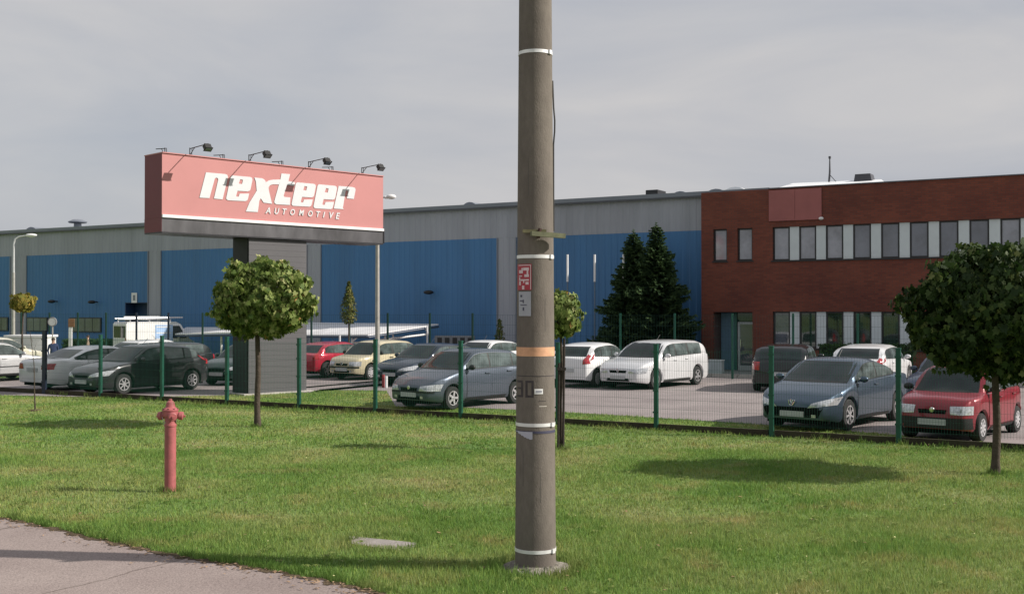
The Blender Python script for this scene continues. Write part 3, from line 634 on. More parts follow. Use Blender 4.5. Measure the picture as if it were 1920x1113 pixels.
for ch, x0, x1, yb, yt in (('A', 818, 878, 600, 532), ('U', 922, 976, 606, 540), ('T', 1012, 1062, 611, 547), ('O', 1098, 1152, 617, 553), ('M', 1196, 1256, 622, 561), ('O', 1300, 1352, 633, 570), ('T', 1392, 1440, 639, 577), ('I', 1466, 1492, 646, 583), ('V', 1540, 1590, 655, 587), ('E', 1610, 1660, 662, 594)):
    cu = bpy.data.curves.new('small_letter', 'FONT'); cu.body = ch; cu.offset = .022; cu.extrude = .08; cu.shear = .25; cu.size = 1
    o = bpy.data.objects.new('tmp', cu); link(o); me = bpy.data.meshes.new_from_object(o.evaluated_get(bpy.context.evaluated_depsgraph_get())); bpy.data.objects.remove(o)
    me.name = 'small_letter'; me.materials.clear(); me.materials.append(M_letter)
    vs = np.zeros(len(me.vertices) * 3); me.vertices.foreach_get('co', vs); vs = vs.reshape(-1, 3); mn, mx_ = vs.min(0), vs.max(0)
    a = cp(x0, yb); c = cp(x1, yt); vs[:, 0] = a[0] + (vs[:, 0] - mn[0]) / (mx_[0] - mn[0]) * (c[0] - a[0]); vs[:, 1] = a[1] + (vs[:, 1] - mn[1]) / (mx_[1] - mn[1]) * (c[1] - a[1]); vs[:, 2] *= .1
    me.vertices.foreach_set('co', vs.ravel()); me.update(); inst('small_letter', me, sign, (0, -.014, 0), (R(90), 0, 0))

# ------------------------------------------------------------------ utility pole
zp = pole_c.y
pole = thing('utility_pole', 'thick grey concrete utility pole with steel straps and an orange band', 'utility pole', tuple(pole_c))
def prad(z): return .198 - .0072 * z
b = MB(); b.lathe([(prad(z), z) for z in np.linspace(-.05, 10.5, 40)] + [(.01, 10.5)], 48); b.build('shaft', M_conc, pole, 50)
def zpole(py): return EYE - (py - 580) / F * zp
def ring(py, half, m, name, th=.004):
    z = zpole(py); b = MB(); b.lathe([(prad(z) - .005, z - half), (prad(z) + th, z - half), (prad(z) + th, z + half), (prad(z) - .005, z + half)], 48); return b.build(name, m, pole, 40)
for py in (101, 482, 793, 1026):
    o = ring(py, .016, M_steel, 'steel_band'); z = zpole(py); a = R(-35); r = prad(z) + .01
    inst('buckle', MB().box(-.02, .02, -.008, .008, -.02, .02).mesh('buckle', M_steel), o, (r * math.cos(a), r * math.sin(a), z), (0, 0, a + R(90)))
ring(658, .043, mat('faded_orange_paint', (.62, .34, .20), .7, 0, .18, 14), 'orange_band', .002)
ring(806, .012, mat('navy_tape', (.05, .05, .09), .6), 'dark_tape', .003)
def ppatch(x0, x1, y0, y1, m, name, off=.004, bottom=None, n=12, parent=None):
    z0, z1 = zpole(y1), zpole(y0); b = MB(); k = n + 1
    for j, z in enumerate((z0, z1)):
        r = prad(z)
        for i in range(k):
            px = x0 + (x1 - x0) * i / n; s = ((px - 1004) / F * zp) / r; s = max(-.985, min(.985, s)); a = math.asin(s)
            zz = z
            if bottom and j == 0: zz = zpole(y0 + (y1 - y0) * bottom[min(len(bottom) - 1, int(i / k * len(bottom)))])
            b.v.append(((r + off) * math.sin(a), -(r + off) * math.cos(a), zz))
    for i in range(n): b.f.append((i, i + 1, k + i + 1, k + i)); b.m.append(0)
    return b.build(name, m, parent or pole)
M_prd = mat('red_plate_print', (.36, .03, .05), .5, 0, .1, 8); M_ppk = mat('plate_white_print', (.62, .5, .52), .5, 0, .1, 8); M_pgy = mat('grey_plate', (.36, .37, .42), .45, .2, .1, 5); M_pdk = mat('plate_dark_print', (.06, .06, .10), .6)
pl = ppatch(972, 996.5, 496, 544, M_prd, 'red_plate', .008)
ppatch(974, 995.5, 497.5, 499, M_ppk, 'plate_print', .010, parent=pl); ppatch(994.3, 995.5, 499, 543, M_ppk, 'plate_print', .010, parent=pl)
for q in ((975, 980, 507, 513), (982, 992, 502.5, 508), (979, 981.5, 503, 513), (984, 992, 515, 520), (975, 980, 517, 519), (975, 992, 524, 527), (975, 978, 528, 535), (982, 984, 526, 531), (986, 991.5, 529, 534), (980, 984, 536, 543), (975, 977, 520, 525), (988, 991, 508, 516)): ppatch(*q, M_ppk, 'plate_print', .010, parent=pl, n=4)
p2 = ppatch(974, 995.5, 547, 592, M_pgy, 'grey_plate', .008)
for q in ((977, 980, 553, 557), (976, 983, 563, 565), (981, 983, 562, 568), (977, 988, 571, 572.5), (981, 983.5, 576, 582)): ppatch(*q, M_pdk, 'plate_print', .010, parent=p2, n=4)
M_pnt = mat('dark_stencil_paint', (.05, .042, .045), .8, 0, .2, 20)
for q in ((970, 980, 711, 715), (977, 981, 715, 741), (971, 979, 724, 727), (970, 980, 738, 742), (985, 989, 711, 742), (996, 1000, 711, 742), (989, 996, 711, 715), (989, 996, 738, 742)): ppatch(*q, M_pnt, 'stencil_digit', .0015, n=5)
lb = ppatch(1001.5, 1017, 726, 735.5, M_white, 'label', .003); ppatch(1004, 1015, 729, 733, M_pgy, 'label_print', .0045, parent=lb, n=4)
ppatch(969, 998, 805, 819, mat('torn_paper', (.42, .42, .5), .7, 0, .1, 5), 'torn_paper', .006, bottom=(.1, .35, .55, .75, .9, 1, .95))
ppatch(968, 1041, 702, 703.5, M_pnt, 'crack', .0012, n=20)
for q in ((980, 981.2, 840, 905), (1021, 1022, 560, 620), (990, 991, 300, 370), (1012, 1013, 880, 935)): ppatch(*q, mat('seam_grey', (.11, .10, .09), .95), 'crack', .001, n=3)
ppatch(1010, 1024, 757.5, 759, mat('scratch_pale', (.5, .47, .42), .9), 'scratch', .0015, n=4)
ppatch(1009, 1023, 748, 749, M_pnt, 'scratch', .0015, n=4)
z = zpole(437); r = prad(z)
b = MB(); b.box(-.125, .10, -r - .03, -r + .005, z - .008, z + .022); o = b.build('clamp_board', mat('old_wood_strip', (.20, .185, .10), .9, 0, .3, 9), pole)
inst('clamp_bracket', MB().box(-.17, .17, -.025, .025, -.022, .022).mesh('clamp_bracket', mat('mossy_wood', (.13, .135, .08), .9, 0, .3, 12)), pole, (.115, -r - .04, z - .03), (0, R(3), R(18)))
MB().tube([(.02, -r - .05, z - .06), (.04, -r - .05, z + .03)], .02, 6).build('clamp_bolt', mat('rust', (.06, .03, .025), .9), pole)
b = MB(); pts = []
for py, dx in ((150, .004), (200, .012), (225, .022), (245, .020), (270, .008), (330, .006), (400, .004), (433, .004)):
    z = zpole(py); pts.append((prad(z) + dx, .02, z))
b.tube(pts, .009, 6); b.build('cable', M_black, pole)
b = MB(); seg = 40; prof = [(.19, .06), (.24, .055), (.285, .035), (.315, .01), (.33, -.02)]
for i, (rr, h) in enumerate(prof):
    for k in range(seg):
        t = 2 * math.pi * k / seg; j = 1 + (.10 * math.sin(3 * t + 1) + .07 * math.sin(7 * t) + random.uniform(-.05, .05)) * (i / 3)
        b.v.append((rr * j * math.cos(t), rr * j * math.sin(t), h + random.uniform(-.012, .014) * (i > 0)))
for i in range(len(prof) - 1):
    for k in range(seg): k2 = (k + 1) % seg; b.f.append((i*seg + k, i*seg + k2, (i+1)*seg + k2, (i+1)*seg + k)); b.m.append(0)
b.build('concrete_collar', M_rubble, pole)

# ------------------------------------------------------------------ hydrant
hp = ground(319, 922)
hy = thing('fire_hydrant', 'faded red pillar hydrant standing alone in the lawn', 'hydrant', tuple(hp))
MB().lathe([(.10, -.03), (.10, .015), (.077, .03), (.077, .895), (.084, .90), (.084, .925), (.077, .93), (.074, .95), (.078, 1.02)], 28).build('pillar', M_hydrant, hy, 35)
MB().lathe([(.078, 1.02), (.10, 1.045), (.104, 1.11), (.112, 1.115), (.112, 1.13), (.095, 1.145), (.065, 1.165), (.06, 1.2)], 28).build('head', M_hydrant, hy, 35)
MB().lathe([(.055, 1.165), (.06, 1.19), (.052, 1.23), (.03, 1.25), (.022, 1.255), (.022, 1.275), (.005, 1.278)], 20).build('bonnet', M_hydrant, hy, 35)
for a in (172, 8, -62):
    prof = [(.046, .06), (.046, .115), (.058, .118), (.058, .165), (.05, .172), (.02, .175), (.004, .175)]
    me = MB().lathe([(r_, -h_) for r_, h_ in prof], 20, axis='y').mesh('outlet', M_hydrant, 35)
    o = inst('outlet', me, hy, (0, 0, 1.062), (R(8), 0, R(a) + R(90)))
    inst('outlet_chain', MB().tube([(.05, -.1, -.02), (.07, -.07, -.09), (.05, -.02, -.12)], .006, 5).mesh('outlet_chain', M_galv), o); inst('cap_nut', MB().box(-.014, .014, -.20, -.17, -.014, .014).mesh('cap_nut', M_hydrant), o)
bl = MB().box(-.012, .012, -.012, .012, 0, .018).mesh('bolt', mat('rusty_bolt', (.10, .04, .03), .8))
for k in range(8): inst('bolt', bl, hy, (.094 * math.cos(k * .785), .094 * math.sin(k * .785), 1.13))
for k in range(6): inst('bolt', bl, hy, (.088 * math.cos(k * 1.047), .088 * math.sin(k * 1.047), .012))
# manhole slab
b = MB(); a = [ground(655, 1006), ground(781, 1019), ground(775, 1027), ground(742, 1033), ground(660, 1021)]
cc = sum(a, Vector()) / 5
b.poly([(p.x - cc.x, p.y - cc.y, .014) for p in a][::-1]); n5 = len(a)
for i in range(n5):
    p, q = a[i] - cc, a[(i + 1) % n5] - cc; b.quad((p.x, p.y, -.02), (q.x, q.y, -.02), (q.x, q.y, .014), (p.x, p.y, .014))
o = b.build('manhole_slab', M_slab); o.location = cc; tag(o, 'flat weathered concrete manhole slab sunk in the grass', 'manhole')

# ------------------------------------------------------------------ trees
def leafcloud(centres, normals, size, r, shape='maple'):
    n = len(centres); 
    if shape == 'maple': base = np.array([(0, -.1), (.28, -.22), (.5, .05), (.34, .18), (.42, .55), (.16, .5), (0, .95), (-.16, .5), (-.42, .55), (-.34, .18), (-.5, .05), (-.28, -.22)]); 
    else: base = np.array([(0, 0), (.22, .35), (.14, .75), (0, 1), (-.14, .75), (-.22, .35)])
    k = len(base); nz = normals / np.linalg.norm(normals, axis=1)[:, None]
    a = np.cross(nz, r.normal(0, 1, (n, 3))); a /= np.linalg.norm(a, axis=1)[:, None]; bvec = np.cross(nz, a)
    droop = np.array([0, 0, -1.0]); bvec = bvec * .6 + droop * .7; bvec /= np.linalg.norm(bvec, axis=1)[:, None]; a = np.cross(bvec, nz); a /= np.linalg.norm(a, axis=1)[:, None] + 1e-9
    s = size * r.uniform(.65, 1.25, n)
    V = centres[:, None, :] + (a[:, None, :] * base[None, :, 0, None] + bvec[:, None, :] * base[None, :, 1, None]) * s[:, None, None]
    V += nz[:, None, :] * (np.abs(base[:, 0])[None, :, None] * s[:, None, None] * .35)
    Fc = np.arange(n * k).reshape(n, k); return V.reshape(-1, 3), Fc, k
def ball_tree(name, label, base, zc, rx, rz, nleaf, size, m, seed, trunk_r=.05, flat=1.0, top=None, group='clipped round maples on the lawn', lean=0, shift=0):
    r = np.random.default_rng(seed); t = thing(name, label, 'tree', tuple(base), 0, group)
    zt = zc - rz * .55; b = MB(); pts = [(lean * (z / zt) + .012 * math.sin(z * 4 + seed), .01 * math.cos(z * 3), z) for z in np.linspace(-.03, zt, 9)]
    b.tube(pts, [trunk_r * (1.45 if i == 0 else 1.1 - .04 * i) for i in range(9)], 10); b.build('trunk', M_bark, t, 60)
    top_ = Vector(pts[-1]); b = MB()
    for k in range(16):
        th = k * 2.4; el = random.uniform(.15, 1.3); d = Vector((math.cos(th) * math.cos(el), math.sin(th) * math.cos(el), math.sin(el))); L_ = rx * random.uniform(.55, .85)
        p1 = top_ + Vector((0, 0, random.uniform(-.1, .15))); p2 = p1 + d * L_ * .5; p3 = p2 + Vector((d.x, d.y, d.z * .6)) * L_ * .5
        b.tube([p1, p2, p3], [trunk_r * .5, trunk_r * .3, trunk_r * .1], 6)
    b.build('limb', M_bark, t)
    d = r.normal(0, 1, (nleaf * 3, 3)); d /= np.linalg.norm(d, axis=1)[:, None]
    th = np.arctan2(d[:, 1], d[:, 0]); lump = 1 + .07 * np.sin(3 * th + seed) * (1 - abs(d[:, 2])) + .06 * np.sin(5 * th + 2 * d[:, 2] * 4 + seed) + .07 * np.sin(9 * d[:, 0] + seed) * np.sin(8 * d[:, 2] + 3 * d[:, 1])
    rad = 1 - np.abs(r.normal(0, .13, len(d))) + .09 * (r.uniform(0, 1, len(d)) < .16) * r.uniform(0, 1, len(d))
    clump = np.sin(d[:, 0] * 13 + seed) * np.sin(d[:, 1] * 12 + seed * 2) * np.sin(d[:, 2] * 12 + 1)
    keep = (r.uniform(0, 1, len(d)) < .42 + .55 * (clump > -.15)); rad = np.where(clump < -.15, rad * .88, rad * (1 + .03 * (clump > .25)))
    for q, amp, cs in [(r.normal(0, 1, 3), .13, .975) for _ in range(26)] + [(r.normal(0, 1, 3), -.16, .97) for _ in range(20)]:
        q = q / np.linalg.norm(q); cd = d @ q; rad = rad * (1 + amp * np.clip((cd - cs) / (1 - cs), 0, 1) ** .6 * (.5 + .5 * r.uniform(0, 1, len(d))))
    d, lump, rad = d[keep][:nleaf], lump[keep][:nleaf], rad[keep][:nleaf]
    c = d * (lump * rad)[:, None] * np.array([rx, rx * .95, rz]); c[:, 2] = np.where(c[:, 2] < 0, c[:, 2] * flat, c[:, 2]); c += np.array([top_.x + shift, top_.y, zc])
    nr = d * np.array([1 / rx, 1 / rx, 1 / rz]) + r.normal(0, .55, d.shape) + np.array([0, 0, .35])
    V, Fc, k = leafcloud(c, nr, size, r)
    ti = np.clip(r.normal(.42, .24, len(c)) + .12 * (d[:, 0] > .3) * r.uniform(0, 1, len(c)) + .15 * (r.uniform(0, 1, len(c)) < .05), 0, 1)  # leaves on the sunward side are painted lighter
    o = link(bpy.data.objects.new('crown', np_mesh('crown', V, Fc, np.repeat(ti, k), m))); o.parent = t; return t
tb = ground(483, 800); 
ball_tree('round_maple', 'round headed maple with mottled green crown in front of the sign pylon', tb, at(0, 562, tb.y).z, 1.0, .84, 8200, .108, M_leafs, 3, .062, .9, shift=.17)
tb = ground(1868, 890)
ball_tree('round_maple', 'largest and darkest round maple, at the right edge before the red car', tb, at(0, 583, tb.y).z, 1.27, .98, 12500, .112, M_leafd, 5, .058, shift=.10)
tb = ground(1052, 843)
ball_tree('round_maple', 'small round maple half hidden behind the utility pole', tb, at(0, 588, tb.y).z, .37, .39, 1100, .09, M_leafs, 8, .03)
st = thing('tree_stakes', 'pair of dark wooden tree stakes just right of the utility pole', 'tree stakes', tuple(ground(1052, 843)))
for dx, z1 in ((-.035, 1.55), (.055, 1.98)):
    MB().tube([(dx - .02, -.05, -.05), (dx, -.05, z1)], .022, 8).build('stake', M_darkwood, st, 50)
MB().box(-.075, .085, -.085, -.07, 1.42, 1.47).build('cross_tie', M_darkwood, st); MB().box(-.075, .085, -.085, -.07, .02, .05).build('cross_tie', M_darkwood, st)
tb = ground(66, 770)
sp_ = thing('bare_sapling', 'thin leafless sapling in the lawn at the far left', 'sapling', tuple(tb))
MB().tube([(0, 0, -.02), (-.02, 0, .5), (-.03, 0, 1.1), (-.09, 0, 1.6), (-.16, 0, 2.1)], [.022, .014, .01, .007, .003], 6).build('trunk', M_bark, sp_)
b = MB()
for z in (.9, 1.2, 1.45, 1.7): b.tube([(-.03 - (z - 1) * .07, 0, z), (-.03 + random.uniform(-.2, .2), .05, z + .22)], [.005, .002], 5)
b.build('twigs', M_bark, sp_)
b = MB()
for k in range(9): a_ = k * .7; b.blob((.1 * math.cos(a_), .08 * math.sin(a_), .01), (.07, .06, .03), 8)
b.build('earth_mound', M_soil, sp_)
Yt = 42.0; p = at(42, 650, Yt)
ball_tree('yellowing_tree', 'small tree with yellowing leaves beside the lamp post', (p.x, Yt, 0), at(0, 567, Yt).z, .44, .32, 420, .15, M_leafy, 11, .035, 1, None, None)

def conifer(name, label, px, py_top, Y, rad, seed, cat='tree', group=None, m=M_needle, z0=.25):
    r = np.random.default_rng(seed); base = at(px, 600, Y); H = at(px, py_top, Y).z; t = thing(name, label, cat, (base.x, Y, 0), 0, group)
    MB().tube([(0, 0, -.03), (0, 0, H * .5), (0, 0, H - .1)], [.13, .08, .012], 10).build('trunk', M_bark, t, 60)
    V = []; T = []; z = z0
    while z < H - .12:
        f = (z - z0) / (H - z0); Lb = rad * (1 - f) ** .82 * (1 + .18 * math.sin(z * 5 + seed)) + .05; nbr = int(15 - 7 * f)
        for k in range(nbr):
            a = 2 * math.pi * (k + r.uniform(-.3, .3)) / nbr + z * 3; L_ = Lb * r.uniform(.72, 1.15); n = max(4, int(L_ / .055))
            for j in range(n):
                u = (j + 1) / n; pos = np.array([math.cos(a) * L_ * u, math.sin(a) * L_ * u, z + L_ * (.10 * u - .42 * u * u + .30 * u ** 4)])
                wdt = .26 * (1 - .62 * u) * min(1, L_) + .06
                for sd_ in (-1, 1):
                    for _ in range(4):
                        sp = wdt * r.uniform(.6, 1.2); dr = np.array([-math.sin(a) * sd_ * .8 + math.cos(a) * .55, math.cos(a) * sd_ * .8 + math.sin(a) * .55, r.uniform(-.95, .45)]); tip = pos + dr * sp
                        per = np.array([math.cos(a), math.sin(a), r.uniform(-.6, .6)]) * .05
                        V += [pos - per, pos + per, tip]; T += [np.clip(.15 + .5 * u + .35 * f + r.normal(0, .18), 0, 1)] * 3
            
        z += .10 + .035 * (1 - f)
    # leader
    for k in range(60):
        zz = H - r.uniform(0, .5); a = r.uniform(0, 6.28); L_ = .05 + (H - zz) * .35; pos = np.array([0, 0, zz]); tip = pos + np.array([math.cos(a) * L_, math.sin(a) * L_, L_ * r.uniform(.2, .9)]); V += [pos, pos + np.array([0, 0, .03]), tip]; T += [.8] * 3
    V = np.array(V); o = link(bpy.data.objects.new('crown', np_mesh('crown', V, np.arange(len(V)).reshape(-1, 3), T, m))); o.parent = t; return t
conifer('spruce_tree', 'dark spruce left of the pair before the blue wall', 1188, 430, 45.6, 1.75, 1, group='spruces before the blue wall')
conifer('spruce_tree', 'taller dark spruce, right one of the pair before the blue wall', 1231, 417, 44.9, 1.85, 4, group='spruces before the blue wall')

def column_bush(name, label, px, y0, y1, Y, rw, n, m, stem_to=None, cat='tree', pow_=1.0, seed=2):
    r = np.random.default_rng(seed); top = at(px, y0, Y).z; bot = max(.02, at(px, y1, Y).z); b0 = at(px, y1, Y); t = thing(name, label, cat, (b0.x, Y, 0))
    MB().tube([(0, 0, -.02), (0, 0, bot + (top - bot) * .6)], [.04, .02], 8).build('trunk', M_bark, t)
    u = r.uniform(0, 1, n) ** .9; a = r.uniform(0, 2 * np.pi, n); w = rw * np.minimum(1, (1 - u) * 1.5 + .04) ** pow_ * np.minimum(1, u * 6 + .35) * r.uniform(.55, 1.08, n)
    c = np.c_[np.cos(a) * w, np.sin(a) * w, bot + (top - bot) * u]; nr = np.c_[np.cos(a), np.sin(a), r.uniform(-.5, .8, n)] + r.normal(0, .4, (n, 3))
    V, Fc, k = leafcloud(c, nr, .10, r, 'leaf'); ti = np.clip(r.normal(.45, .25, n) + .25 * (np.cos(a) > .2), 0, 1)  # sun side of the foliage gets a lighter painted tint
    o = link(bpy.data.objects.new('crown', np_mesh('crown', V, Fc, np.repeat(ti, k), m))); o.parent = t; return t
column_bush('thuja_tree', 'narrow conical thuja on a thin stem before the white shelter roof', 654, 526, 605, 44.9, .33, 1500, M_thuja)
column_bush('dwarf_conifer', 'tiny conical conifer by the grey wall strip left of the pole', 937, 597, 645, 47.8, .19, 500, M_thuja, seed=5)
def hedge(label, x0, x1, ytop, Y, n, z0=.05, seed=3, thick=.5):
    r = np.random.default_rng(seed); p0 = at(x0, ytop, Y); p1 = at(x1, ytop, Y); L_ = p1.x - p0.x; h = p0.z; t = thing('hedge', label, 'hedge', (p0.x, Y, 0))
    MB().box(.06, L_ - .06, -thick / 2 + .06, thick / 2 - .06, 0, h - .08).build('hedge_core', mat('hedge_core_green', (.012, .025, .01), .9), t)
    side = r.uniform(0, 1, n) < .55; x = r.uniform(0, L_, n); z = np.where(side, r.uniform(z0, h, n), h + r.normal(0, .03, n)); y = np.where(side, -thick / 2 + r.normal(0, .03, n), r.uniform(-thick / 2, thick / 2, n))
    nr = np.where(side[:, None], np.array([[0, -1, .3]]), np.array([[0, -.2, 1]])) + r.normal(0, .5, (n, 3))
    V, Fc, k = leafcloud(np.c_[x, y, z], nr, .085, r, 'leaf'); o = link(bpy.data.objects.new('foliage', np_mesh('foliage', V, Fc, np.repeat(np.clip(r.normal(.5, .25, n), 0, 1), k), M_hedge))); o.parent = t
hedge('clipped dark green hedge below the hall windows, behind the white saloon', 120, 222, 636, 58.5, 2600)
hedge('low green hedge under the ground floor office windows', 1535, 1712, 646, 40.0, 3000, seed=6)
hedge('low dark hedge behind the dark hatchbacks at the shelter end', 583, 640, 643, 47.3, 900, seed=9)

# ------------------------------------------------------------------ lamp posts, poles, signs, shelter, boxes
def street_lamp(label, px, ytop, Y, arm, ybase=None):
    p = at(px, ytop, Y); H = p.z; t = thing('street_lamp', label, 'street lamp', (p.x, Y, 0), 0, 'street lamps')
    MB().tube([(0, 0, 0), (0, 0, H * .28), (0, 0, H * .72)], [.085, .075, .06], 12).build('column', M_galv, t, 50)
    MB().tube([(0, 0, H * .72), (0, 0, H - .35), (.06, 0, H - .12), (.22, 0, H - .02), (arm * .6, 0, H), (arm, 0, H + .03)], [.045, .04, .036, .034, .03, .03], 10).build('arm', mat('pale_lamp_arm', (.6, .61, .62), .4, .3), t, 50)
    o = MB().blob((arm + .22, 0, H + .05), (.27, .11, .075), 14).build('lamp_head', M_white, t, 60); MB().blob((arm + .25, 0, H + .01), (.17, .08, .07), 12).build('lamp_glass', mat('lamp_bowl', (.5, .52, .54), .1, spec=.8), o, 60)
    MB().lathe([(.10, 0), (.10, .35), (.085, .37)], 12).build('access_door_collar', M_galv, t)
street_lamp('galvanised street lamp with curved arm at the far left', 26, 443, 50, .55)
p = at(708, 370, 37.9); t = thing('street_lamp', 'street lamp rising behind the right end of the red sign', 'street lamp', (p.x, 37.9, 0), 0, 'street lamps')
MB().tube([(0, 0, 0), (0, 0, 2.4), (0, 0, p.z - .05)], [.088, .078, .055], 14).build('column', M_galv, t, 50)
MB().tube([(0, 0, p.z - .08), (.12, 0, p.z), (.30, 0, p.z)], .025, 8).build('arm', M_galv, t, 50)
o = MB().blob((.46, 0, p.z + .02), (.17, .10, .085), 14).build('lamp_head', M_white, t, 60); MB().tube([(.25, 0, p.z), (.36, 0, p.z)], .05, 10).build('lamp_neck', M_white, o, 50)
for i, px in enumerate((1064, 1115, 1169)):
    Y = 46.6 - i * .55; p = at(px, 477, Y); t = thing('flag_pole', ('flagpole nearest the utility pole, top painted white as sunlit', 'middle flagpole before the blue wall, top painted white as sunlit', 'flagpole half behind the left spruce, top painted white as sunlit')[i], 'flagpole', (p.x, Y, 0), 0, 'flagpoles before the blue wall')
    zc_ = at(px, 528, Y).z
    MB().tube([(0, 0, 0), (0, 0, zc_)], .028, 8).build('lower_tube', mat('shaded_tube_blue_grey', (.12, .17, .24), .5), t); MB().tube([(0, 0, zc_), (0, 0, p.z)], .045, 8).build('upper_tube', M_white, t)  # sunlit top and shaded lower length are painted as two colours
def round_sign(label, px, py, Y, col, rad):
    p = at(px, py, Y); t = thing('traffic_sign', label, 'traffic sign', (p.x, Y, 0)); MB().tube([(0, .03, 0), (0, .03, p.z + rad)], .03, 8).build('sign_post', M_galv, t)
    me = MB().lathe([(.001, -.012), (rad * .94, -.012), (rad, -.008), (rad, .008), (.001, .01)], 28, (0, 0, p.z), 'y'); o = me.build('sign_disc', col, t)
    o2 = MB().lathe([(rad * .85, -.016), (rad * .98, -.016)], 28, (0, 0, p.z), 'y').build('sign_rim', mat('faded_grey_rim', (.18, .16, .17), .5), o)
round_sign('round pale traffic sign on a thin post behind the parked cars', 98, 603, 45, mat('pale_sign_face', (.55, .56, .57), .5, 0, .15, 2), .185)
p = at(132, 637, 57); t = thing('marker_post', 'slim white post with a small orange topped board, below the hall windows', 'post', (p.x, 57, 0))
z1 = at(0, 613, 57).z; MB().box(-.08, .08, -.05, .05, 0, z1).build('post', M_white, t); MB().box(-.1, .22, -.06, -.03, z1, z1 + .42).build('warning_board', mat('orange_brown', (.25, .12, .06), .6), t, bevel=.01)
# bicycle shelter
sh = thing('canopy_shelter', 'low white sloping shelter roof on white struts before the blue wall', 'shelter')
q1 = at(690, 627, 46.0); q2 = at(822, 607, 49.2); q1l = at(575, 627, 50.3); q1ll = at(446, 628, 55.8); q2l = at(575, 604, 54.6); q2ll = at(446, 612, 62.5)
def slab(pts, th, m, name, parent):
    b = MB(); top = [tuple(p) for p in pts]; bot = [(p[0], p[1], p[2] - th) for p in pts]; b.poly(top); b.poly(bot[::-1]); n = len(pts)
    for i in range(n): b.quad(top[i], bot[i], bot[(i + 1) % n], top[(i + 1) % n])
    return b.build(name, m, parent)
for a, c, d, e in ((0, .25, 0, 0), (.25, .5, 0, 0), (.5, .75, 0, 0), (.75, 1, 0, 0)):
    f1, f2 = q1.lerp(q1l, a), q1.lerp(q1l, c); g1, g2 = q2.lerp(q2l, a), q2.lerp(q2l, c); slab([f2, f1, g1, g2], .05, M_white, 'roof_sheet', sh)
b = MB()
b.tube([q1 - Vector((0, 0, .12)), q2 - Vector((0, 0, .12))], .05, 6); b.tube([q1 - Vector((0, 0, .1)), q1l - Vector((0, 0, .1))], .05, 6)
b.build('edge_beam', mat('navy_beam', (.03, .05, .09), .5), sh)
for px in (637, 660, 722, 737, 801):
    f = (px - 637) / 165; Y = 47.1 + 1.4 * f; zt = at(px, 628 - 16 * f, Y).z; c = at(px, 628, Y)
    b = MB(); b.tube([(c.x, Y, 0), (c.x, Y, zt)], .04, 8); b.build('strut', M_white, sh)
b = MB(); Y = 50.6
c1, c2, c3, c4 = at(690, 640, 47.0), at(804, 626, 48.6), at(797, 614, 48.6), at(700, 634, 47.0)
b.tube([c1, c2], .045, 8).build('brace', M_white, sh); MB().tube([c2, c3], .045, 8).build('brace', M_white, sh)
MB().tube([at(660, 640, 47.2), at(672, 630, 47.2)], .04, 8).build('brace', M_white, sh); MB().tube([at(658, 642, 47.3), at(678, 642, 47.3)], .04, 8).build('brace', M_white, sh)
# second canopy, left
sh2 = thing('canopy_shelter', 'flat white shelter roof right of the white van, left of the pylon', 'shelter')
a1, a2, a3, a4 = at(325, 625, 57.0), at(455, 622, 51.5), at(455, 613, 55.0), at(350, 613, 60.0)
slab([a1, a2, a3, a4], .07, M_white, 'roof_sheet', sh2)
MB().tube([a1 - Vector((0, 0, .14)), a2 - Vector((0, 0, .14))], .05, 6).build('edge_beam', MATS['navy_beam'], sh2)
for px, Y in ((335, 57), (415, 54), (440, 52.6)): c = at(px, 625, Y); MB().tube([(c.x, Y, 0), (c.x, Y, c.z - .1)], .05, 8).build('strut', M_white, sh2)
# white box trailer
p = at(10, 640, 47); t = thing('box_trailer', 'low white box trailer behind the cars at the far left', 'trailer', (p.x, 47, 0), R(-4)); Lx = (82 - 10) / F * 47
MB().box(0, Lx, 0, 1.2, .45, at(0, 632, 47).z).build('body', M_white, t, bevel=.02); MB().box(-.05, Lx + .06, -.05, 1.25, at(0, 632, 47).z + .002, at(0, 628, 47).z).build('lid', M_white, t)
for x in (.5, Lx - .5): MB().lathe([(.001, -.08), (.26, -.08), (.28, -.04), (.28, .08), (.001, .08)], 20, (x, .05, .28), 'y').build('wheel', M_rubber, t)
MB().box(Lx * .42, Lx * .42 + .02, -.008, -.003, .5, at(0, 634, 47).z).build('panel_seam', M_fascia, t)
# small notice box by the entrance, low grey wall, white and red post
p = at(1357, 690, 40.9); t = thing('notice_box', 'small pale upright box on the paving left of the office door', 'box', (p.x, 42.4, .05), RZ)
MB().box(-.27, .27, -.12, .12, .02, .52).build('cabinet', mat('pale_cabinet', (.42, .47, .52), .6), t, bevel=.01); MB().box(-.29, .29, -.14, .14, .52, .56).build('cabinet_lid', M_infill, t)
p = at(815, 640, 48.6); t = thing('bicycle_rack_wall', 'low grey block wall with dark openings behind the parked cars', 'wall', (p.x, 48.6, 0), R(-12)); Lx = (890 - 815) / F * 48.6; zz = at(0, 629, 48.6).z
MB().box(0, Lx, 0, .25, 0, zz).build('wall', mat('grey_block', (.22, .23, .25), .9), t)
for k in range(5): MB().box(.12 + k * .34, .33 + k * .34, -.012, -.002, zz - .34, zz - .08).build('opening', M_frame, t)
p = ground(724, 727); t = thing('marker_post', 'short white and red marker post on the grass before the dark blue car', 'post', tuple(p))
MB().tube([(0, 0, 0), (0, 0, .38)], .05, 10).build('post', M_white, t); MB().tube([(-.1, .1, 0), (-.1, .1, .42)], .05, 10).build('red_post', mat('marker_red', (.3, .03, .04), .5), t)

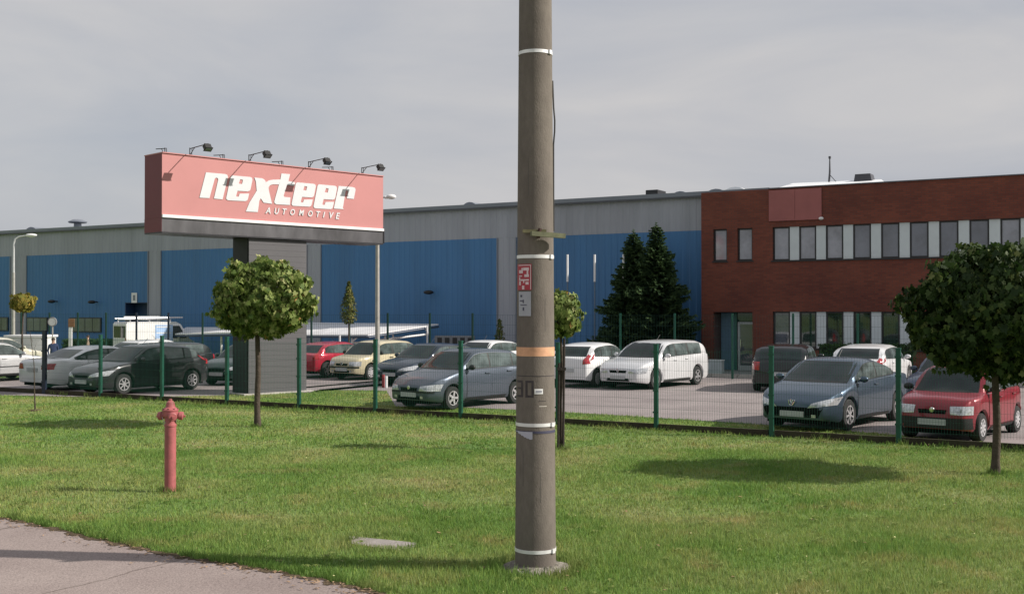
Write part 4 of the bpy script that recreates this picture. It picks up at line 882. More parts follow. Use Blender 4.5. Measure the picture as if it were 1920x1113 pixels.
# ------------------------------------------------------------------ cars
def smooth_fn(pts, L_, step=.02, win=7):
    xs = np.arange(0, L_ + step, step); ys = np.interp(xs, [p[0] for p in pts], [p[1] for p in pts])
    pad = win // 2; yp = np.concatenate([np.full(pad, ys[0]), ys, np.full(pad, ys[-1])]); ys2 = np.convolve(yp, np.ones(win) / win, 'valid'); ys2[0] = ys[0]; ys2[-1] = ys[-1]
    return lambda s: float(np.interp(s, xs, ys2))
TYRES = {}
def wheel_meshes(r, style):
    k = (round(r, 3), style)
    if k in TYRES: return TYRES[k]
    w = .19; ty = MB().lathe([(r * .62, -w / 2), (r * .93, -w / 2), (r, -w / 2 + .025), (r, w / 2 - .025), (r * .93, w / 2), (r * .64, w / 2), (r * .62, w / 2 - .03)], 30, axis='y').mesh('tyre', M_rubber, 40)
    b = MB(); R0 = r * .64
    b.lathe([(R0, w / 2 - .005), (R0 * .97, w / 2 + .004), (R0 * .9, w / 2 - .01), (R0 * .88, w / 2 - .06), (.001, w / 2 - .065)], 30, axis='y', mi=1)
    b.lathe([(R0 * .99, w / 2 + .003), (R0 * .84, w / 2 + .001)], 30, axis='y'); b.lathe([(R0 * .26, w / 2 - .03), (R0 * .24, w / 2 + .004), (.001, w / 2 + .008)], 16, axis='y')
    ns = {'five': 5, 'seven': 7, 'cap': 9}[style]; ww = {'five': .034, 'seven': .022, 'cap': .026}[style]
    for i in range(ns):
        a = 2 * math.pi * i / ns + .3; d = (math.cos(a), math.sin(a)); n = (-d[1], d[0]); r0, r1 = R0 * .2, R0 * .9; y0, y1 = w / 2 - .03, w / 2 + .002
        P = [(d[0]*r0 + n[0]*ww, d[1]*r0 + n[1]*ww), (d[0]*r1 + n[0]*ww*.75, d[1]*r1 + n[1]*ww*.75), (d[0]*r1 - n[0]*ww*.75, d[1]*r1 - n[1]*ww*.75), (d[0]*r0 - n[0]*ww, d[1]*r0 - n[1]*ww)]
        b.quad(*[(p[0], y1, p[1]) for p in P]); b.quad((P[0][0], y0, P[0][1]), (P[1][0], y0, P[1][1]), (P[1][0], y1, P[1][1]), (P[0][0], y1, P[0][1])); b.quad((P[3][0], y1, P[3][1]), (P[2][0], y1, P[2][1]), (P[2][0], y0, P[2][1]), (P[3][0], y0, P[3][1]))
    rm = b.mesh('rim', [M_hubcap if style == 'cap' else M_alloy, M_dark])
    TYRES[k] = (ty, rm); return TYRES[k]
# profile points: (distance from the nose as a fraction of length, height as a fraction of car height)
SHAPES = {
 'hatch': dict(belt=[(0, .40), (.02, .455), (.07, .53), (.2, .61), (.29, .64), (.6, .665), (.9, .69), (.975, .665), (1, .62)], roof=[(.235, .60), (.27, .635), (.43, .93), (.5, .965), (.62, .965), (.80, .93), (.86, .87), (.955, .66)], wins=[(.335, .545), (.56, .745), (.76, .87)], pillar='h'),
 'oldhatch': dict(belt=[(0, .37), (.02, .43), (.06, .50), (.2, .60), (.28, .64), (.6, .655), (.9, .675), (.985, .655), (1, .60)], roof=[(.245, .605), (.28, .64), (.43, .925), (.5, .96), (.64, .965), (.84, .93), (.89, .88), (.985, .655)], wins=[(.335, .565), (.58, .80), (.815, .90)], pillar='h'),
 'minihatch': dict(belt=[(0, .40), (.02, .50), (.05, .555), (.17, .60), (.24, .62), (.6, .64), (.92, .65), (.985, .64), (1, .58)], roof=[(.20, .58), (.235, .62), (.38, .92), (.46, .965), (.7, .97), (.86, .94), (.91, .89), (.99, .64)], wins=[(.30, .54), (.56, .80), (.815, .92)], pillar='h'),
 'sedan': dict(belt=[(0, .40), (.02, .46), (.06, .53), (.18, .60), (.27, .635), (.6, .665), (.8, .69), (.93, .70), (.985, .67), (1, .60)], roof=[(.235, .60), (.27, .63), (.41, .93), (.48, .965), (.6, .965), (.70, .90), (.845, .69)], wins=[(.325, .52), (.535, .70), (.715, .80)], pillar='s'),
 'coupe': dict(belt=[(0, .38), (.02, .44), (.06, .52), (.17, .61), (.24, .65), (.6, .70), (.8, .725), (.94, .72), (.985, .68), (1, .60)], roof=[(.20, .61), (.235, .645), (.42, .945), (.5, .975), (.58, .965), (.70, .88), (.83, .725)], wins=[(.30, .545), (.56, .775)], pillar='s'),
 'wagon': dict(belt=[(0, .40), (.02, .46), (.06, .53), (.18, .60), (.255, .635), (.6, .665), (.93, .69), (.985, .66), (1, .60)], roof=[(.215, .60), (.25, .63), (.385, .925), (.46, .965), (.65, .975), (.86, .955), (.91, .91), (.985, .67)], wins=[(.30, .48), (.495, .655), (.675, .86)], pillar='h'),
 'suv': dict(belt=[(0, .42), (.015, .50), (.05, .57), (.18, .63), (.25, .655), (.6, .67), (.92, .69), (.985, .67), (1, .60)], roof=[(.21, .62), (.25, .65), (.37, .925), (.46, .97), (.65, .97), (.87, .94), (.91, .89), (.98, .68)], wins=[(.29, .50), (.515, .70), (.72, .87)], pillar='h'),
}
def make_car(label, cat, shape, paint, X, Y, yaw, L_, W, H, wb, fo, wr=.30, style='five', trim=None, badge=None, group='cars in the car park', rails=False, lower=None):
    S = SHAPES[shape]; root = thing('parked_car', label, cat, (X, Y, .008), R(yaw), group)
    zb = smooth_fn([(a * L_, h * H) for a, h in S['belt']], L_, .02, 9)
    rp = [(a * L_, h * H) for a, h in S['roof']]; r0, r1 = rp[0][0], rp[-1][0]; zr_ = smooth_fn([(0, rp[0][1])] + rp + [(L_, rp[-1][1])], L_, .02, 11)
    def g(s): return max(0.0, zr_(s) - zb(s)) if r0 < s < r1 + .02 else 0.0
    def hw(s):
        k = 1.0
        if s < .75: k *= 1 - .27 * (1 - s / .75) ** 2.6
        if s > L_ - .6: k *= 1 - .17 * (1 - (L_ - s) / .6) ** 2.6
        return W / 2 * k
    wheels = (fo, fo + wb); ra = wr + .05; sill = .20
    def zlow(s):
        z = sill + (.05 if s < .4 else 0) * (1 - s / .4) + .06 * max(0, 1 - (L_ - s) / .4)
        for c in wheels:
            if abs(s - c) < ra: z = max(z, wr + math.sqrt(ra * ra - (s - c) ** 2))
        return z
    st = sorted(set([0, .015, .04] + [round(x, 4) for x in np.arange(.08, L_ - .05, .055)] + [L_ - .04, L_ - .015, L_] + [c + ra * q for c in wheels for q in (-1.001, -.999, -.97, -.9, -.75, -.5, .5, .75, .9, .97, .999, 1.001)]))
    CR = .035
    def section(s):
        h = hw(s); zl = zlow(s); b_ = zb(s); gg = g(s); D = b_ - zl; k = min(1, gg / .18); ins = 1.0
        if s < .03: ins = .965 if s < .01 else .99
        if s > L_ - .03: ins = .97 if s > L_ - .01 else .99
        yr = h * .925 - gg * .30 - .11 * (1 - k); 
        P = [(h * .93, zl), (h * .985, zl + D * .10), (h * 1.0, zl + D * .35), (h * .998, zl + D * .62), (h * .985, zl + D * .84), (h * .962, b_ - .018), (h * .925, b_)]
        ym = h * .925 - gg * .5 * .27 + .012 * k; P += [(ym - .04 * (1 - k), b_ + gg * .48 + .006 * (1 - k)), (yr + .02, b_ + gg * .90 + .012 * (1 - k)), (yr - .035, b_ + gg * .965 + .017 * (1 - k)), (yr - .12, b_ + gg * .99 + .022), (yr * .45, b_ + gg + CR), (0, b_ + gg + CR + .008)]
        zc = (zl + b_) / 2; return [(y * ins, zc + (z - zc) * (ins if gg < .01 else 1)) for y, z in P]
    V = []; Fq = []; K = 13; M = 2 * K - 1
    for s in st:
        P = section(s); x = L_ / 2 - s
        V += [(x, y, z) for y, z in P] + [(x, -y, z) for y, z in P[-2::-1]]
    for i in range(len(st) - 1):
        for j in range(M - 1): a = i * M + j; Fq.append((a, a + 1, a + M + 1, a + M))
    n0 = 0; Fq.append(tuple(range(0, M))[::-1]); Fq.append(tuple(range((len(st) - 1) * M, len(st) * M)))
    b = MB(); b.v = V; b.f = Fq; b.m = [0] * len(Fq); b.build('body', paint, root, 38)
    bvh = BVHTree.FromPolygons([Vector(v) for v in V], Fq)
    def cast(o, d):
        h = bvh.ray_cast(Vector(o), Vector(d)); return h
    def patch(name, m, axis, func, nu, nv, off=.006, parent=root):
        bb = MB(); idx = {}
        for i in range(nu + 1):
            for j in range(nv + 1):
                a, c = func(i / nu, j / nv)
                if axis in ('l', 'r'): sg = 1 if axis == 'l' else -1; o = (a, sg * 3, c); d = (0, -sg, 0)
                else: sg = 1 if axis == 'f' else -1; o = (sg * 5, a, c); d = (-sg, 0, 0)
                h = cast(o, d)
                if h[0] is None: continue
                nrm = h[1] if h[1].dot(Vector(d)) < 0 else -h[1]; p = h[0] + nrm * off * .4 - Vector(d) * off * .7; idx[i, j] = len(bb.v); bb.v.append(tuple(p))
        for i in range(nu):
            for j in range(nv):
                q = [(i, j), (i + 1, j), (i + 1, j + 1), (i, j + 1)]
                if all(k in idx for k in q): bb.f.append(tuple(idx[k] for k in q)); bb.m.append(0)
        if not bb.f: return None
        return bb.build(name, m, parent, 50)
    def quad(bl, br, tr, tl): return lambda u, v: ((bl[0] * (1 - u) + br[0] * u) * (1 - v) + (tl[0] * (1 - u) + tr[0] * u) * v, (bl[1] * (1 - u) + br[1] * u) * (1 - v) + (tl[1] * (1 - u) + tr[1] * u) * v)
    # windscreen and rear glass
    def glassY(s): return hw(s) * .925 - g(s) * .30
    def roof_top_s(front=True):
        zmax = max(z for _, z in rp); ss = np.arange(r0, r1, .02)
        ok = [s for s in ss if zr_(s) > zmax - .055 * H / 1.45]; return (ok[0], ok[-1])
    sA, sB = roof_top_s(); sw = r0 + .07 * L_ / 4
    zw0, zw1 = zb(sw + .05) + .045, zr_(sA) - .005
    patch('windscreen', M_glass, 'f', quad((-glassY(sw + .1) + .10, zw0), (glassY(sw + .1) - .10, zw0), (glassY(sA) - .075, zw1), (-glassY(sA) + .075, zw1)), 14, 10)
    sR = r1 - .06; zq0 = zb(sR) + (.05 if shape in ('sedan', 'coupe') else .03); zq1 = zr_(sB) - .02
    patch('rear_window', M_glass, 'b', quad((-glassY(sR) + .12, zq0), (glassY(sR) - .12, zq0), (glassY(sB) - .12, zq1), (-glassY(sB) + .12, zq1)), 12, 8)
    patch('rubber_seal', M_black, 'f', quad((-glassY(sw + .1) + .08, zw0 - .02), (glassY(sw + .1) - .08, zw0 - .02), (glassY(sA) - .06, zw1 + .015), (-glassY(sA) + .06, zw1 + .015)), 14, 10, .003)
    for ax in 'lr':
        # doors with seams
        nwin = S['wins']
        dd = [(nwin[0][0] - .01, nwin[0][1] + .008)] + ([(nwin[1][0] - .012, min(nwin[1][1], .80))] if shape not in ('coupe',) else [])
        for a, c in dd:
            xa, xc = L_ / 2 - a * L_, L_ / 2 - c * L_; sl = sill + .09
            cut = wheels[1] - ra - .03
            def zl2(x):
                s = L_ / 2 - x; q = sl
                if abs(s - wheels[1]) < ra + .04: q = max(q, wr + math.sqrt(max(0, (ra + .04) ** 2 - (s - wheels[1]) ** 2)))
                return q
            patch('door_seam', M_black, ax, lambda u, v: ((xa + .010) * (1 - u) + (xc - .010) * u, (zl2(xa * (1 - u) + xc * u) - .012) * (1 - v) + (zb(L_ / 2 - (xa * (1 - u) + xc * u)) - .012) * v), 10, 7, .0025)
            do = patch('door', paint, ax, lambda u, v: (xa * (1 - u) + xc * u, zl2(xa * (1 - u) + xc * u) * (1 - v) + (zb(L_ / 2 - (xa * (1 - u) + xc * u)) - .016) * v), 10, 8, .0055)
            sg = 1 if ax == 'l' else -1; sh_ = c * L_ - .17; zz = zb(sh_) - .10; h = cast((L_ / 2 - sh_, sg * 3, zz), (0, -sg, 0))
            if do and h[0]: MB().box(L_ / 2 - sh_ - .09, L_ / 2 - sh_ + .09, h[0].y - .01 if sg > 0 else h[0].y - .035, h[0].y + .035 if sg > 0 else h[0].y + .01, zz - .014, zz + .014).build('door_handle', paint if trim != 'black' else M_black, do, bevel=.006)
        for wi, (a, c) in enumerate(nwin):
            last = wi == len(nwin) - 1
            def fu(u, v, a=a, c=c):
                s = (a * (1 - u) + c * u) * L_; lo = zb(s) + .03; hi = zb(s) + max(.035, g(s) * .855); return (L_ / 2 - s, lo * (1 - v) + hi * v)
            patch('side_window', M_sglass, ax, fu, 12, 6)
        def fs(u, v):
            s = (nwin[0][0] * (1 - u) + nwin[-1][1] * u) * L_; lo = zb(s) + .012; hi = zb(s) + max(.02, g(s) * .88); return (L_ / 2 - s, lo * (1 - v) + hi * v)
        patch('window_surround', M_black, ax, fs, 26, 6, .003)
        sg = 1 if ax == 'l' else -1; sm = (nwin[0][0] + .015) * L_; h_ = hw(sm)
        if shape == 'hatch':
            patch('pillar_lamp', M_red_lens, ax, quad((L_ / 2 - L_ + .33, zb(L_ - .3) - .05), (L_ / 2 - L_ + .14, zb(L_ - .2) - .10), (L_ / 2 - L_ + .40, zr_(L_ - .42) - .10), (L_ / 2 - L_ + .50, zr_(L_ - .5) - .12)), 4, 6, .012)
        mo = MB(); mo.blob((L_ / 2 - sm, sg * (h_ + .075), zb(sm) + .075), (.055, .105, .068), 10); mo.tube([(L_ / 2 - sm, sg * (h_ - .05), zb(sm) + .03), (L_ / 2 - sm, sg * (h_ + .04), zb(sm) + .06)], .022, 6); mo.build('mirror', M_black if trim == 'black' or shape in ('oldhatch', 'minihatch') else paint, root, 60)
        if trim in ('black', 'strip', 'pale'):
            mm = M_black if trim != 'pale' else M_alloy; z0 = sill + .30
            patch('side_moulding', mm, ax, quad((L_ / 2 - wheels[0] - ra - .02, z0), (L_ / 2 - wheels[1] + ra + .02, z0), (L_ / 2 - wheels[1] + ra + .02, z0 + .035), (L_ / 2 - wheels[0] - ra - .02, z0 + .035)), 20, 1, .012)
        patch('sill_trim', M_black, ax, quad((L_ / 2 - wheels[0] - ra, sill), (L_ / 2 - wheels[1] + ra, sill), (L_ / 2 - wheels[1] + ra, sill + .07), (L_ / 2 - wheels[0] - ra, sill + .07)), 16, 1, .007)
    # nose
    k = H / 1.47; hf = hw(.05)
    for sg in (-1, 1):
        hz = zb(.12) - .07
        if shape in ('coupe', 'hatch'): q = quad((sg * hf * .50, hz - .10 * k), (sg * hw(.5) * .96, hz - .03), (sg * hw(.75) * .985, hz + .13 * k), (sg * hf * .62, hz - .005))
        elif shape == 'minihatch': q = quad((sg * hf * .58, hz - .15 * k), (sg * hw(.3) * .97, hz - .15 * k), (sg * hw(.3) * .97, hz + .015), (sg * hf * .55, hz + .005))
        else: q = quad((sg * hf * .54, hz - .12 * k), (sg * hw(.4) * .975, hz - .11 * k), (sg * hw(.5) * .975, hz + .055 * k), (sg * hf * .60, hz + .0))
        o = patch('headlight', M_lens, 'f', q, 8, 5, .012)
        patch('fog_lamp', M_lens, 'f', quad((sg * hf * .62, .30), (sg * hf * .76, .30), (sg * hf * .76, .36), (sg * hf * .62, .36)), 3, 3, .014)
        rz_ = zb(L_ - .05)
        if shape in ('sedan', 'coupe'): q = quad((sg * hw(L_ - .05) * .60, rz_ - .20), (sg * hw(L_ - .22) * .985, rz_ - .20), (sg * hw(L_ - .25) * .985, rz_ - .02), (sg * hw(L_ - .05) * .66, rz_ - .03))
        elif shape in ('wagon', 'suv', 'minihatch'): q = quad((sg * hw(L_ - .05) * .78, rz_ - .25), (sg * hw(L_ - .2) * .99, rz_ - .22), (sg * hw(L_ - .2) * .955, rz_ + .015), (sg * hw(L_ - .05) * .76, rz_ + .0))
        else: q = quad((sg * hw(L_ - .05) * .80, rz_ - .16), (sg * hw(L_ - .2) * .985, rz_ - .14), (sg * glassY(L_ - .42) * 1.0, zr_(L_ - .40) - .10), (sg * (glassY(L_ - .42) - .09), zr_(L_ - .42) - .08))
        patch('tail_light', M_red_lens, 'b', q, 6, 8, .011)
    gz = zb(.04) - .02
    if shape == 'coupe': patch('grille', M_dark, 'f', quad((-hf * .80, .25), (hf * .80, .25), (hf * .97, .50), (-hf * .97, .50)), 14, 5, .008)
    else:
        patch('grille', M_dark, 'f', quad((-hf * .42, gz - .10 * k), (hf * .42, gz - .10 * k), (hf * .46, gz - .02), (-hf * .46, gz - .02)), 10, 3, .009)
        patch('lower_grille', M_dark, 'f', quad((-hf * .60, .27), (hf * .60, .27), (hf * .56, .36), (-hf * .56, .36)), 10, 3, .008)
    if trim == 'blackbumper':
        patch('bumper', M_black, 'f', quad((-hw(.25) * .985, .20), (hw(.25) * .985, .20), (hw(.25) * .985, .47), (-hw(.25) * .985, .47)), 18, 4, .016)
        patch('bumper', M_black, 'b', quad((-hw(L_ - .2) * .985, .24), (hw(L_ - .2) * .985, .24), (hw(L_ - .2) * .985, .50), (-hw(L_ - .2) * .985, .50)), 18, 4, .016)
    if trim == 'black' or shape == 'oldhatch':
        patch('bumper_strip', M_black, 'f', quad((-hw(.2) * .985, .43), (hw(.2) * .985, .43), (hw(.2) * .985, .485), (-hw(.2) * .985, .485)), 16, 2, .015)
        patch('bumper_strip', M_black, 'b', quad((-hw(L_ - .2) * .985, .42), (hw(L_ - .2) * .985, .42), (hw(L_ - .2) * .985, .50), (-hw(L_ - .2) * .985, .50)), 16, 2, .015)
    def plate(sg, z, m=M_plate):
        h = cast((sg * 5, 0, z), (-sg, 0, 0))
        if h[0]: MB().box(min(h[0].x, h[0].x + sg * .035), max(h[0].x, h[0].x + sg * .035), -.26, .26, z - .056, z + .056).build('number_plate', m, root)
    plate(1, .385 if shape != 'coupe' else .36); plate(-1, zb(L_ - .02) - .20 if shape not in ('suv', 'oldhatch', 'hatch') else .56)
    if badge:
        hh = cast((5, 0, zb(.03) - .035), (-1, 0, 0)); c = hh[0] + Vector((.012, 0, 0)) if hh[0] else Vector((L_ / 2, 0, .6)); bb = MB()
        if badge == 'lion':
            c.z += .03; c.x += .0
            for a, q in (((-.07, .06), (-.05, -.045)), ((-.05, -.045), (.01, -.055)), ((.01, -.055), (.07, .03)), ((-.03, .04), (.0, -.02)), ((.0, -.02), (.03, .055)), ((.03, .055), (.005, .03)), ((.05, .05), (.08, .045)), ((-.03, .04), (-.01, .065))): bb.tube([(c.x + .01 - .0 * a[1], a[0], c.z + a[1]), (c.x + .01, q[0], c.z + q[1])], .011, 6)
        elif badge == 'diamond':
            for a, q in (((0, .06), (.035, 0)), ((.035, 0), (0, -.06)), ((0, -.06), (-.035, 0)), ((-.035, 0), (0, .06))): bb.tube([(c.x, a[0], c.z + a[1]), (c.x, q[0], c.z + q[1])], .011, 6)
        else: bb.lathe([(.001, .012), (.045, .01), (.05, 0)], 16, (c.x, 0, c.z), 'x')
        bb.build('badge', M_chrome, root)
    # undertray, wheels
    MB().box(-L_ / 2 + .12, L_ / 2 - .12, -W / 2 + .26, W / 2 - .26, .16, .62).build('underbody', M_dark, root)
    ty, rm = wheel_meshes(wr, style)
    for c in wheels:
        for sg in (1, -1):
            o = inst('wheel', ty, root, (L_ / 2 - c, sg * (W / 2 - .115), wr), (0, random.uniform(0, 6), 0) if sg > 0 else (0, random.uniform(0, 6), math.pi)); inst('rim', rm, o)
    if rails:
        for sg in (-1, 1):
            y = sg * (glassY(L_ * .6) - .03); MB().tube([(L_ / 2 - .47 * L_, y, .97 * H + .02), (L_ / 2 - .5 * L_, y, .97 * H + .07), (L_ / 2 - .85 * L_, y, .97 * H + .06), (L_ / 2 - .88 * L_, y, .97 * H + .0)], .014, 6).build('roof_rail', M_alloy, root)
    MB().tube([(L_ / 2 - .52 * L_, 0, H * .98), (L_ / 2 - .57 * L_, 0, H * .98 + .19)], .006, 5).build('aerial', M_black, root)
    return root
def paint(name, col, metal=.35, rough=.32): return mat(name, col, rough, metal, .04, 2.0, coat=.7, spec=.35)
make_car('slate blue metallic coupe nosing the fence at the right, chrome emblem on its bonnet', 'car', 'coupe', paint('slate_blue_metallic', (.075, .11, .155), .75, .4), 7.15, 24.69, 230, 4.35, 1.76, 1.45, 2.61, .88, .32, 'seven', None, 'lion')
make_car('red old hatchback at the right edge, beside the dark round maple', 'car', 'minihatch', paint('faded_red_paint', (.23, .014, .026), .15), 8.97, 22.37, 230, 3.32, 1.51, 1.43, 2.2, .62, .27, 'cap', 'blackbumper', 'round')
make_car('navy hatchback between the slate coupe and the red hatchback, under the maple crown', 'car', 'hatch', paint('navy_paint', (.03, .045, .09), .3), 11.54, 29.13, 232, 3.8, 1.65, 1.38, 2.5, .8, .29, 'cap', None, None)
make_car('black high hatchback seen from behind, left of the slate coupe', 'car', 'suv', paint('black_paint', (.012, .014, .017), .2), 8.75, 35.6, 70, 4.3, 1.78, 1.42, 2.62, .85, .32, 'five', None, None)
make_car('pearl white fastback hatchback behind the slate coupe roof', 'car', 'hatch', paint('pearl_white', (.72, .73, .75), .1), 11.64, 36.2, 58, 4.25, 1.77, 1.40, 2.62, .85, .31, 'seven', None, None)
make_car('white estate car facing the fence, bonnet half in shade', 'car', 'wagon', paint('silver_white', (.70, .71, .73), .25), 4.68, 36.66, 232, 4.5, 1.78, 1.50, 2.69, .85, .31, 'five', None, 'diamond')
make_car('white hatchback seen from behind, right of the utility pole', 'car', 'hatch', paint('white_gloss', (.74, .75, .76), .0), 2.75, 37.4, 58, 3.8, 1.66, 1.42, 2.46, .75, .29, 'cap', 'strip', None)
make_car('grey blue hatchback nosing the fence just left of the utility pole', 'car', 'oldhatch', paint('grey_blue_metallic', (.10, .12, .155), .7, .42), -1.33, 29.31, 230, 3.83, 1.66, 1.49, 2.46, .75, .29, 'five', None, 'round')
make_car('dark navy hatchback between the beige car and the grey blue hatchback', 'car', 'hatch', paint('dark_navy', (.02, .03, .055), .3), -2.81, 38.02, 234, 4.0, 1.7, 1.36, 2.5, .8, .29, 'five', None, None)
make_car('beige small tall hatchback with black bumper strips, beside the red car', 'car', 'minihatch', paint('beige_paint', (.58, .52, .36), .1), -5.02, 41.0, 236, 3.54, 1.58, 1.38, 2.3, .7, .28, 'cap', 'black', 'round')
make_car('red hatchback seen from behind, just right of the grey pylon', 'car', 'hatch', paint('cherry_red', (.42, .02, .05), .25), -6.65, 42.4, 56, 3.7, 1.62, 1.30, 2.4, .75, .29, 'five', None, None)
make_car('white hatchback roof showing between the navy and grey blue hatchbacks', 'car', 'hatch', MATS['white_gloss'], -1.10, 42.2, 236, 3.83, 1.66, 1.35, 2.46, .75, .29, 'cap', None, None)
make_car('charcoal hatchback nosing the fence at the left, red lamp high on its rear pillar', 'car', 'hatch', paint('charcoal_green', (.018, .019, .022), .15), -11.42, 34.4, 236, 4.1, 1.73, 1.44, 2.51, .85, .30, 'seven', None, None)
make_car('silver white saloon seen from behind, left of the charcoal hatchback', 'car', 'sedan', paint('silver_white_saloon', (.78, .79, .80), .0), -13.43, 36.25, 56, 4.55, 1.76, 1.35, 2.65, .9, .31, 'five', 'strip', None)
make_car('silver saloon cut by the left edge of the photo', 'car', 'sedan', paint('silver_metallic', (.55, .56, .57), .35), -18.3, 39.2, 57, 4.5, 1.75, 1.38, 2.65, .9, .31, 'five', 'strip', None)
make_car('white hatchback behind the silver white saloon, red rear lamp at its left', 'car', 'hatch', MATS['white_gloss'], -14.0, 44.3, 56, 4.0, 1.7, 1.33, 2.5, .8, .29, 'cap', None, None)
make_car('black hatchback behind the charcoal hatchback, left of the green one', 'car', 'wagon', paint('black_gloss', (.015, .017, .02), .2), -12.9, 40.5, 236, 4.3, 1.75, 1.30, 2.6, .8, .30, 'five', None, None)
make_car('dark green hatchback half hidden by the pylon', 'car', 'hatch', paint('dark_green_paint', (.012, .035, .03), .3), -9.0, 38.3, 248, 3.6, 1.62, 1.36, 2.3, .7, .29, 'five', None, None)
make_car('pale hatchback at the far left edge, behind the silver saloon', 'car', 'hatch', paint('cream_paint', (.6, .58, .48), .1), -20.5, 44.6, 57, 3.9, 1.66, 1.42, 2.46, .75, .29, 'cap', None, None)

# ------------------------------------------------------------------ van with ladder rack
def van():
    Y = 57.0; p = at(289, 640, Y); t = thing('white_van', 'white van with a ladder on its roof rack behind the parked cars', 'van', (p.x, Y, 0), R(42)); z1 = at(0, 603, Y).z; L_ = 3.6
    prof = [(-L_/2, .3), (L_/2, .3), (L_/2, .85), (L_/2 - .25, 1.0), (L_/2 - .75, z1 - .12), (L_/2 - 1.0, z1), (-L_/2 + .08, z1), (-L_/2, z1 - .1)]; b = MB(); w = .80; n = len(prof)
    b.poly([(x, -w, z) for x, z in prof]); b.poly([(x, w, z) for x, z in prof][::-1])
    for i in range(n): a, c = prof[i], prof[(i + 1) % n]; b.quad((a[0], -w, a[1]), (a[0], w, a[1]), (c[0], w, c[1]), (c[0], -w, c[1]))
    b.build('body', M_white, t, bevel=.04)
    MB().poly([(L_/2 - 1.25, -w - .008, 1.05), (L_/2 - .42, -w - .008, 1.05), (L_/2 - .82, -w - .008, z1 - .2), (L_/2 - 1.25, -w - .008, z1 - .2)]).build('side_window', M_glass, t)
    b = MB(); x0, x1 = L_/2 - .30, L_/2 - .72; b.quad((x0, -w + .1, 1.06), (x0, w - .1, 1.06), (x1, w - .15, z1 - .17), (x1, -w + .15, z1 - .17)); b.build('windscreen', M_glass, t).location = (.03, 0, .02)
    MB().box(-.3, .62, -w - .012, -w - .004, .75, z1 - .15).build('livery_panel', mat('pale_blue_livery', (.35, .5, .75), .5, 0, .2, 3), t)
    for zz in (1.0, 1.3, 1.6): MB().box(-.25, .5, -w - .018, -w - .013, zz, zz + .05).build('livery_stripe', M_white, t)
    MB().box(-L_/2 - .012, -L_/2 - .003, -w + .1, w - .1, 1.1, z1 - .2).build('rear_window', M_glass, t)
    MB().box(-L_/2 - .012, -L_/2 - .003, -w + .03, -w + .12, .7, 1.1).build('tail_light', M_red_lens, t)
    ty, rm = wheel_meshes(.31, 'cap')
    for x in (-L_/2 + .75, L_/2 - .75):
        for sg in (1, -1): o = inst('wheel', ty, t, (x, sg * (w - .08), .31), (0, 0, 0 if sg > 0 else math.pi)); inst('rim', rm, o)
    rk = MB()
    for x in (-1.6, -.6, .5): rk.box(x, x + .05, -w + .05, w - .05, z1 + .08, z1 + .12); rk.box(x, x + .05, -w + .05, -w + .09, z1, z1 + .1); rk.box(x, x + .05, w - .09, w - .05, z1, z1 + .1)
    rk.build('roof_rack', M_alloy, t)
    ld = MB(); ld.tube([(-2.1, -.5, z1 + .17), (1.3, -.5, z1 + .22)], .04, 8); ld.tube([(-2.1, -.15, z1 + .17), (1.3, -.15, z1 + .22)], .04, 8)
    for k in range(11): x = -2.0 + k * .31; ld.tube([(x, -.5, z1 + .17 + (x + 2.1) * .0147), (x, -.15, z1 + .17 + (x + 2.1) * .0147)], .02, 6)
    o = ld.build('ladder', M_alloy, None); o.matrix_world = Matrix.Translation((p.x, Y, 0)) @ Matrix.Rotation(R(42), 4, 'Z'); tag(o, 'aluminium ladder lying on the roof rack of the white van', 'ladder')
    tb_ = MB().tube([(-1.5, .2, z1 + .2), (.9, .2, z1 + .2)], .08, 12).build('tube', M_white, None); tb_.name = 'storage_tube'; tb_.matrix_world = o.matrix_world.copy(); tag(tb_, 'white storage tube on the van roof beside the ladder', 'tube')
van()

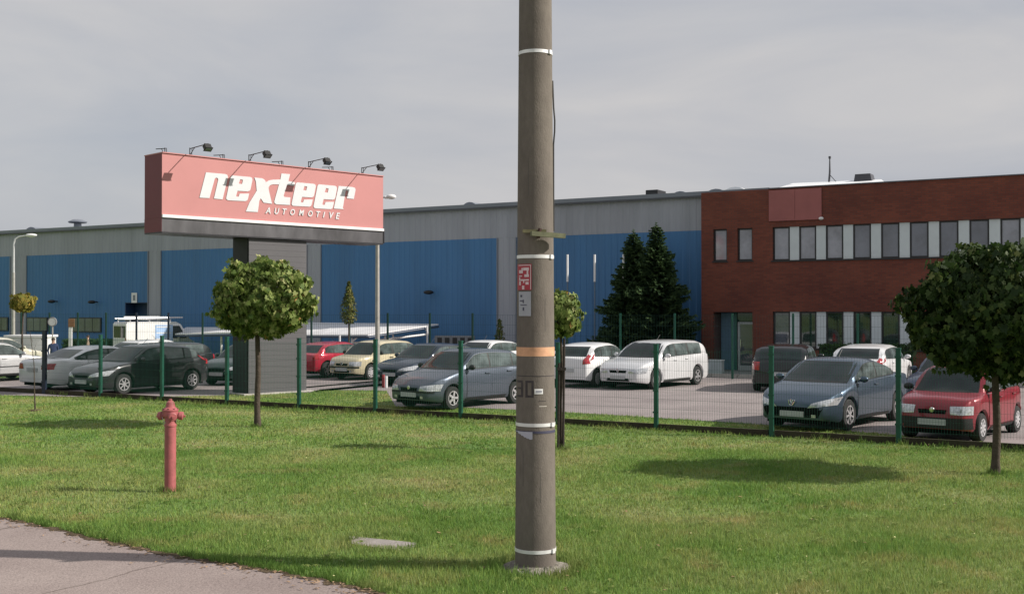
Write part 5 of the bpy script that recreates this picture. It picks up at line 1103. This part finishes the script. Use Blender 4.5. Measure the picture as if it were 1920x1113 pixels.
# ------------------------------------------------------------------ people
def person(label, px, ytop, Y, facing, cloth, trousers, hair):
    top = at(px, ytop, Y); Hh = top.z; k = Hh / 1.75; root = thing('person', label, 'person', (top.x, Y, .01), facing)
    me = bpy.data.meshes.new('body'); J = [(0, 0, .95, .13), (0, 0, 1.15, .125), (0, 0, 1.38, .14), (0, 0, 1.50, .055), (0, 0, 1.62, .09), (0, 0, 1.70, .08)]
    E_ = [(0, 1), (1, 2), (2, 3), (3, 4), (4, 5)]
    def add(p, par): J.append(p); E_.append((par, len(J) - 1)); return len(J) - 1
    for sg in (-1, 1):
        sh_ = add((0, sg * .19, 1.40, .06), 2); el = add((.05 * sg, sg * .24, 1.12, .045), sh_); wr_ = add((.14, sg * .22, .90, .032), el); pm = add((.17, sg * .22, .83, .032), wr_)
        for f in range(4): add((.19 + .005 * f, sg * (.19 + .018 * f), .755 + .008 * abs(f - 1.5), .010), pm)
        add((.20, sg * .175, .81, .011), pm)
        hp_ = add((0, sg * .09, .88, .095), 0); kn = add((.06 * sg + .03, sg * .10, .48, .06), hp_); an = add((.10 * sg, sg * .10, .09, .042), kn); add((.10 * sg + .15, sg * .11, .04, .038), an)
    me.from_pydata([(a * k, b_ * k, c * k) for a, b_, c, _ in J], E_, []); o = bpy.data.objects.new('tmp', me); link(o)
    sk = o.modifiers.new('s', 'SKIN'); 
    for v, j in zip(me.skin_vertices[0].data, J): v.radius = (j[3] * k, j[3] * k)
    me.skin_vertices[0].data[0].use_root = True; ss = o.modifiers.new('d', 'SUBSURF'); ss.levels = 1; ss.render_levels = 1
    m2 = bpy.data.meshes.new_from_object(o.evaluated_get(bpy.context.evaluated_depsgraph_get())); bpy.data.objects.remove(o); m2.name = 'body'
    for m in (mat('skin_tone', (.45, .27, .2), .6), cloth, trousers): m2.materials.append(m)
    for p in m2.polygons:
        z = p.center.z / k; p.material_index = 0 if z > 1.47 or (z < .90 and abs(p.center.y) > .165 * k) else (1 if z > .90 else 2); p.use_smooth = True
    q = inst('body', m2, root); MB().blob((-.012 * k, 0, 1.69 * k), (.105 * k, .095 * k, .09 * k), 12).build('hair', hair, root, 60)
    nose = MB().blob((.10 * k, 0, 1.63 * k), (.02, .014, .025), 8).build('nose', MATS['skin_tone'], root)
hair = mat('brown_hair', (.05, .035, .025), .8)
person('person in a tan top walking by the dark hedge', 165, 629, 55.0, R(200), mat('tan_cloth', (.34, .25, .19), .9), mat('grey_trousers', (.12, .11, .11), .9), hair)
person('person in dark navy clothes by the round traffic sign', 100, 634, 44.0, R(-60), mat('navy_cloth', (.025, .04, .10), .9), mat('dark_trousers', (.02, .02, .03), .9), hair)
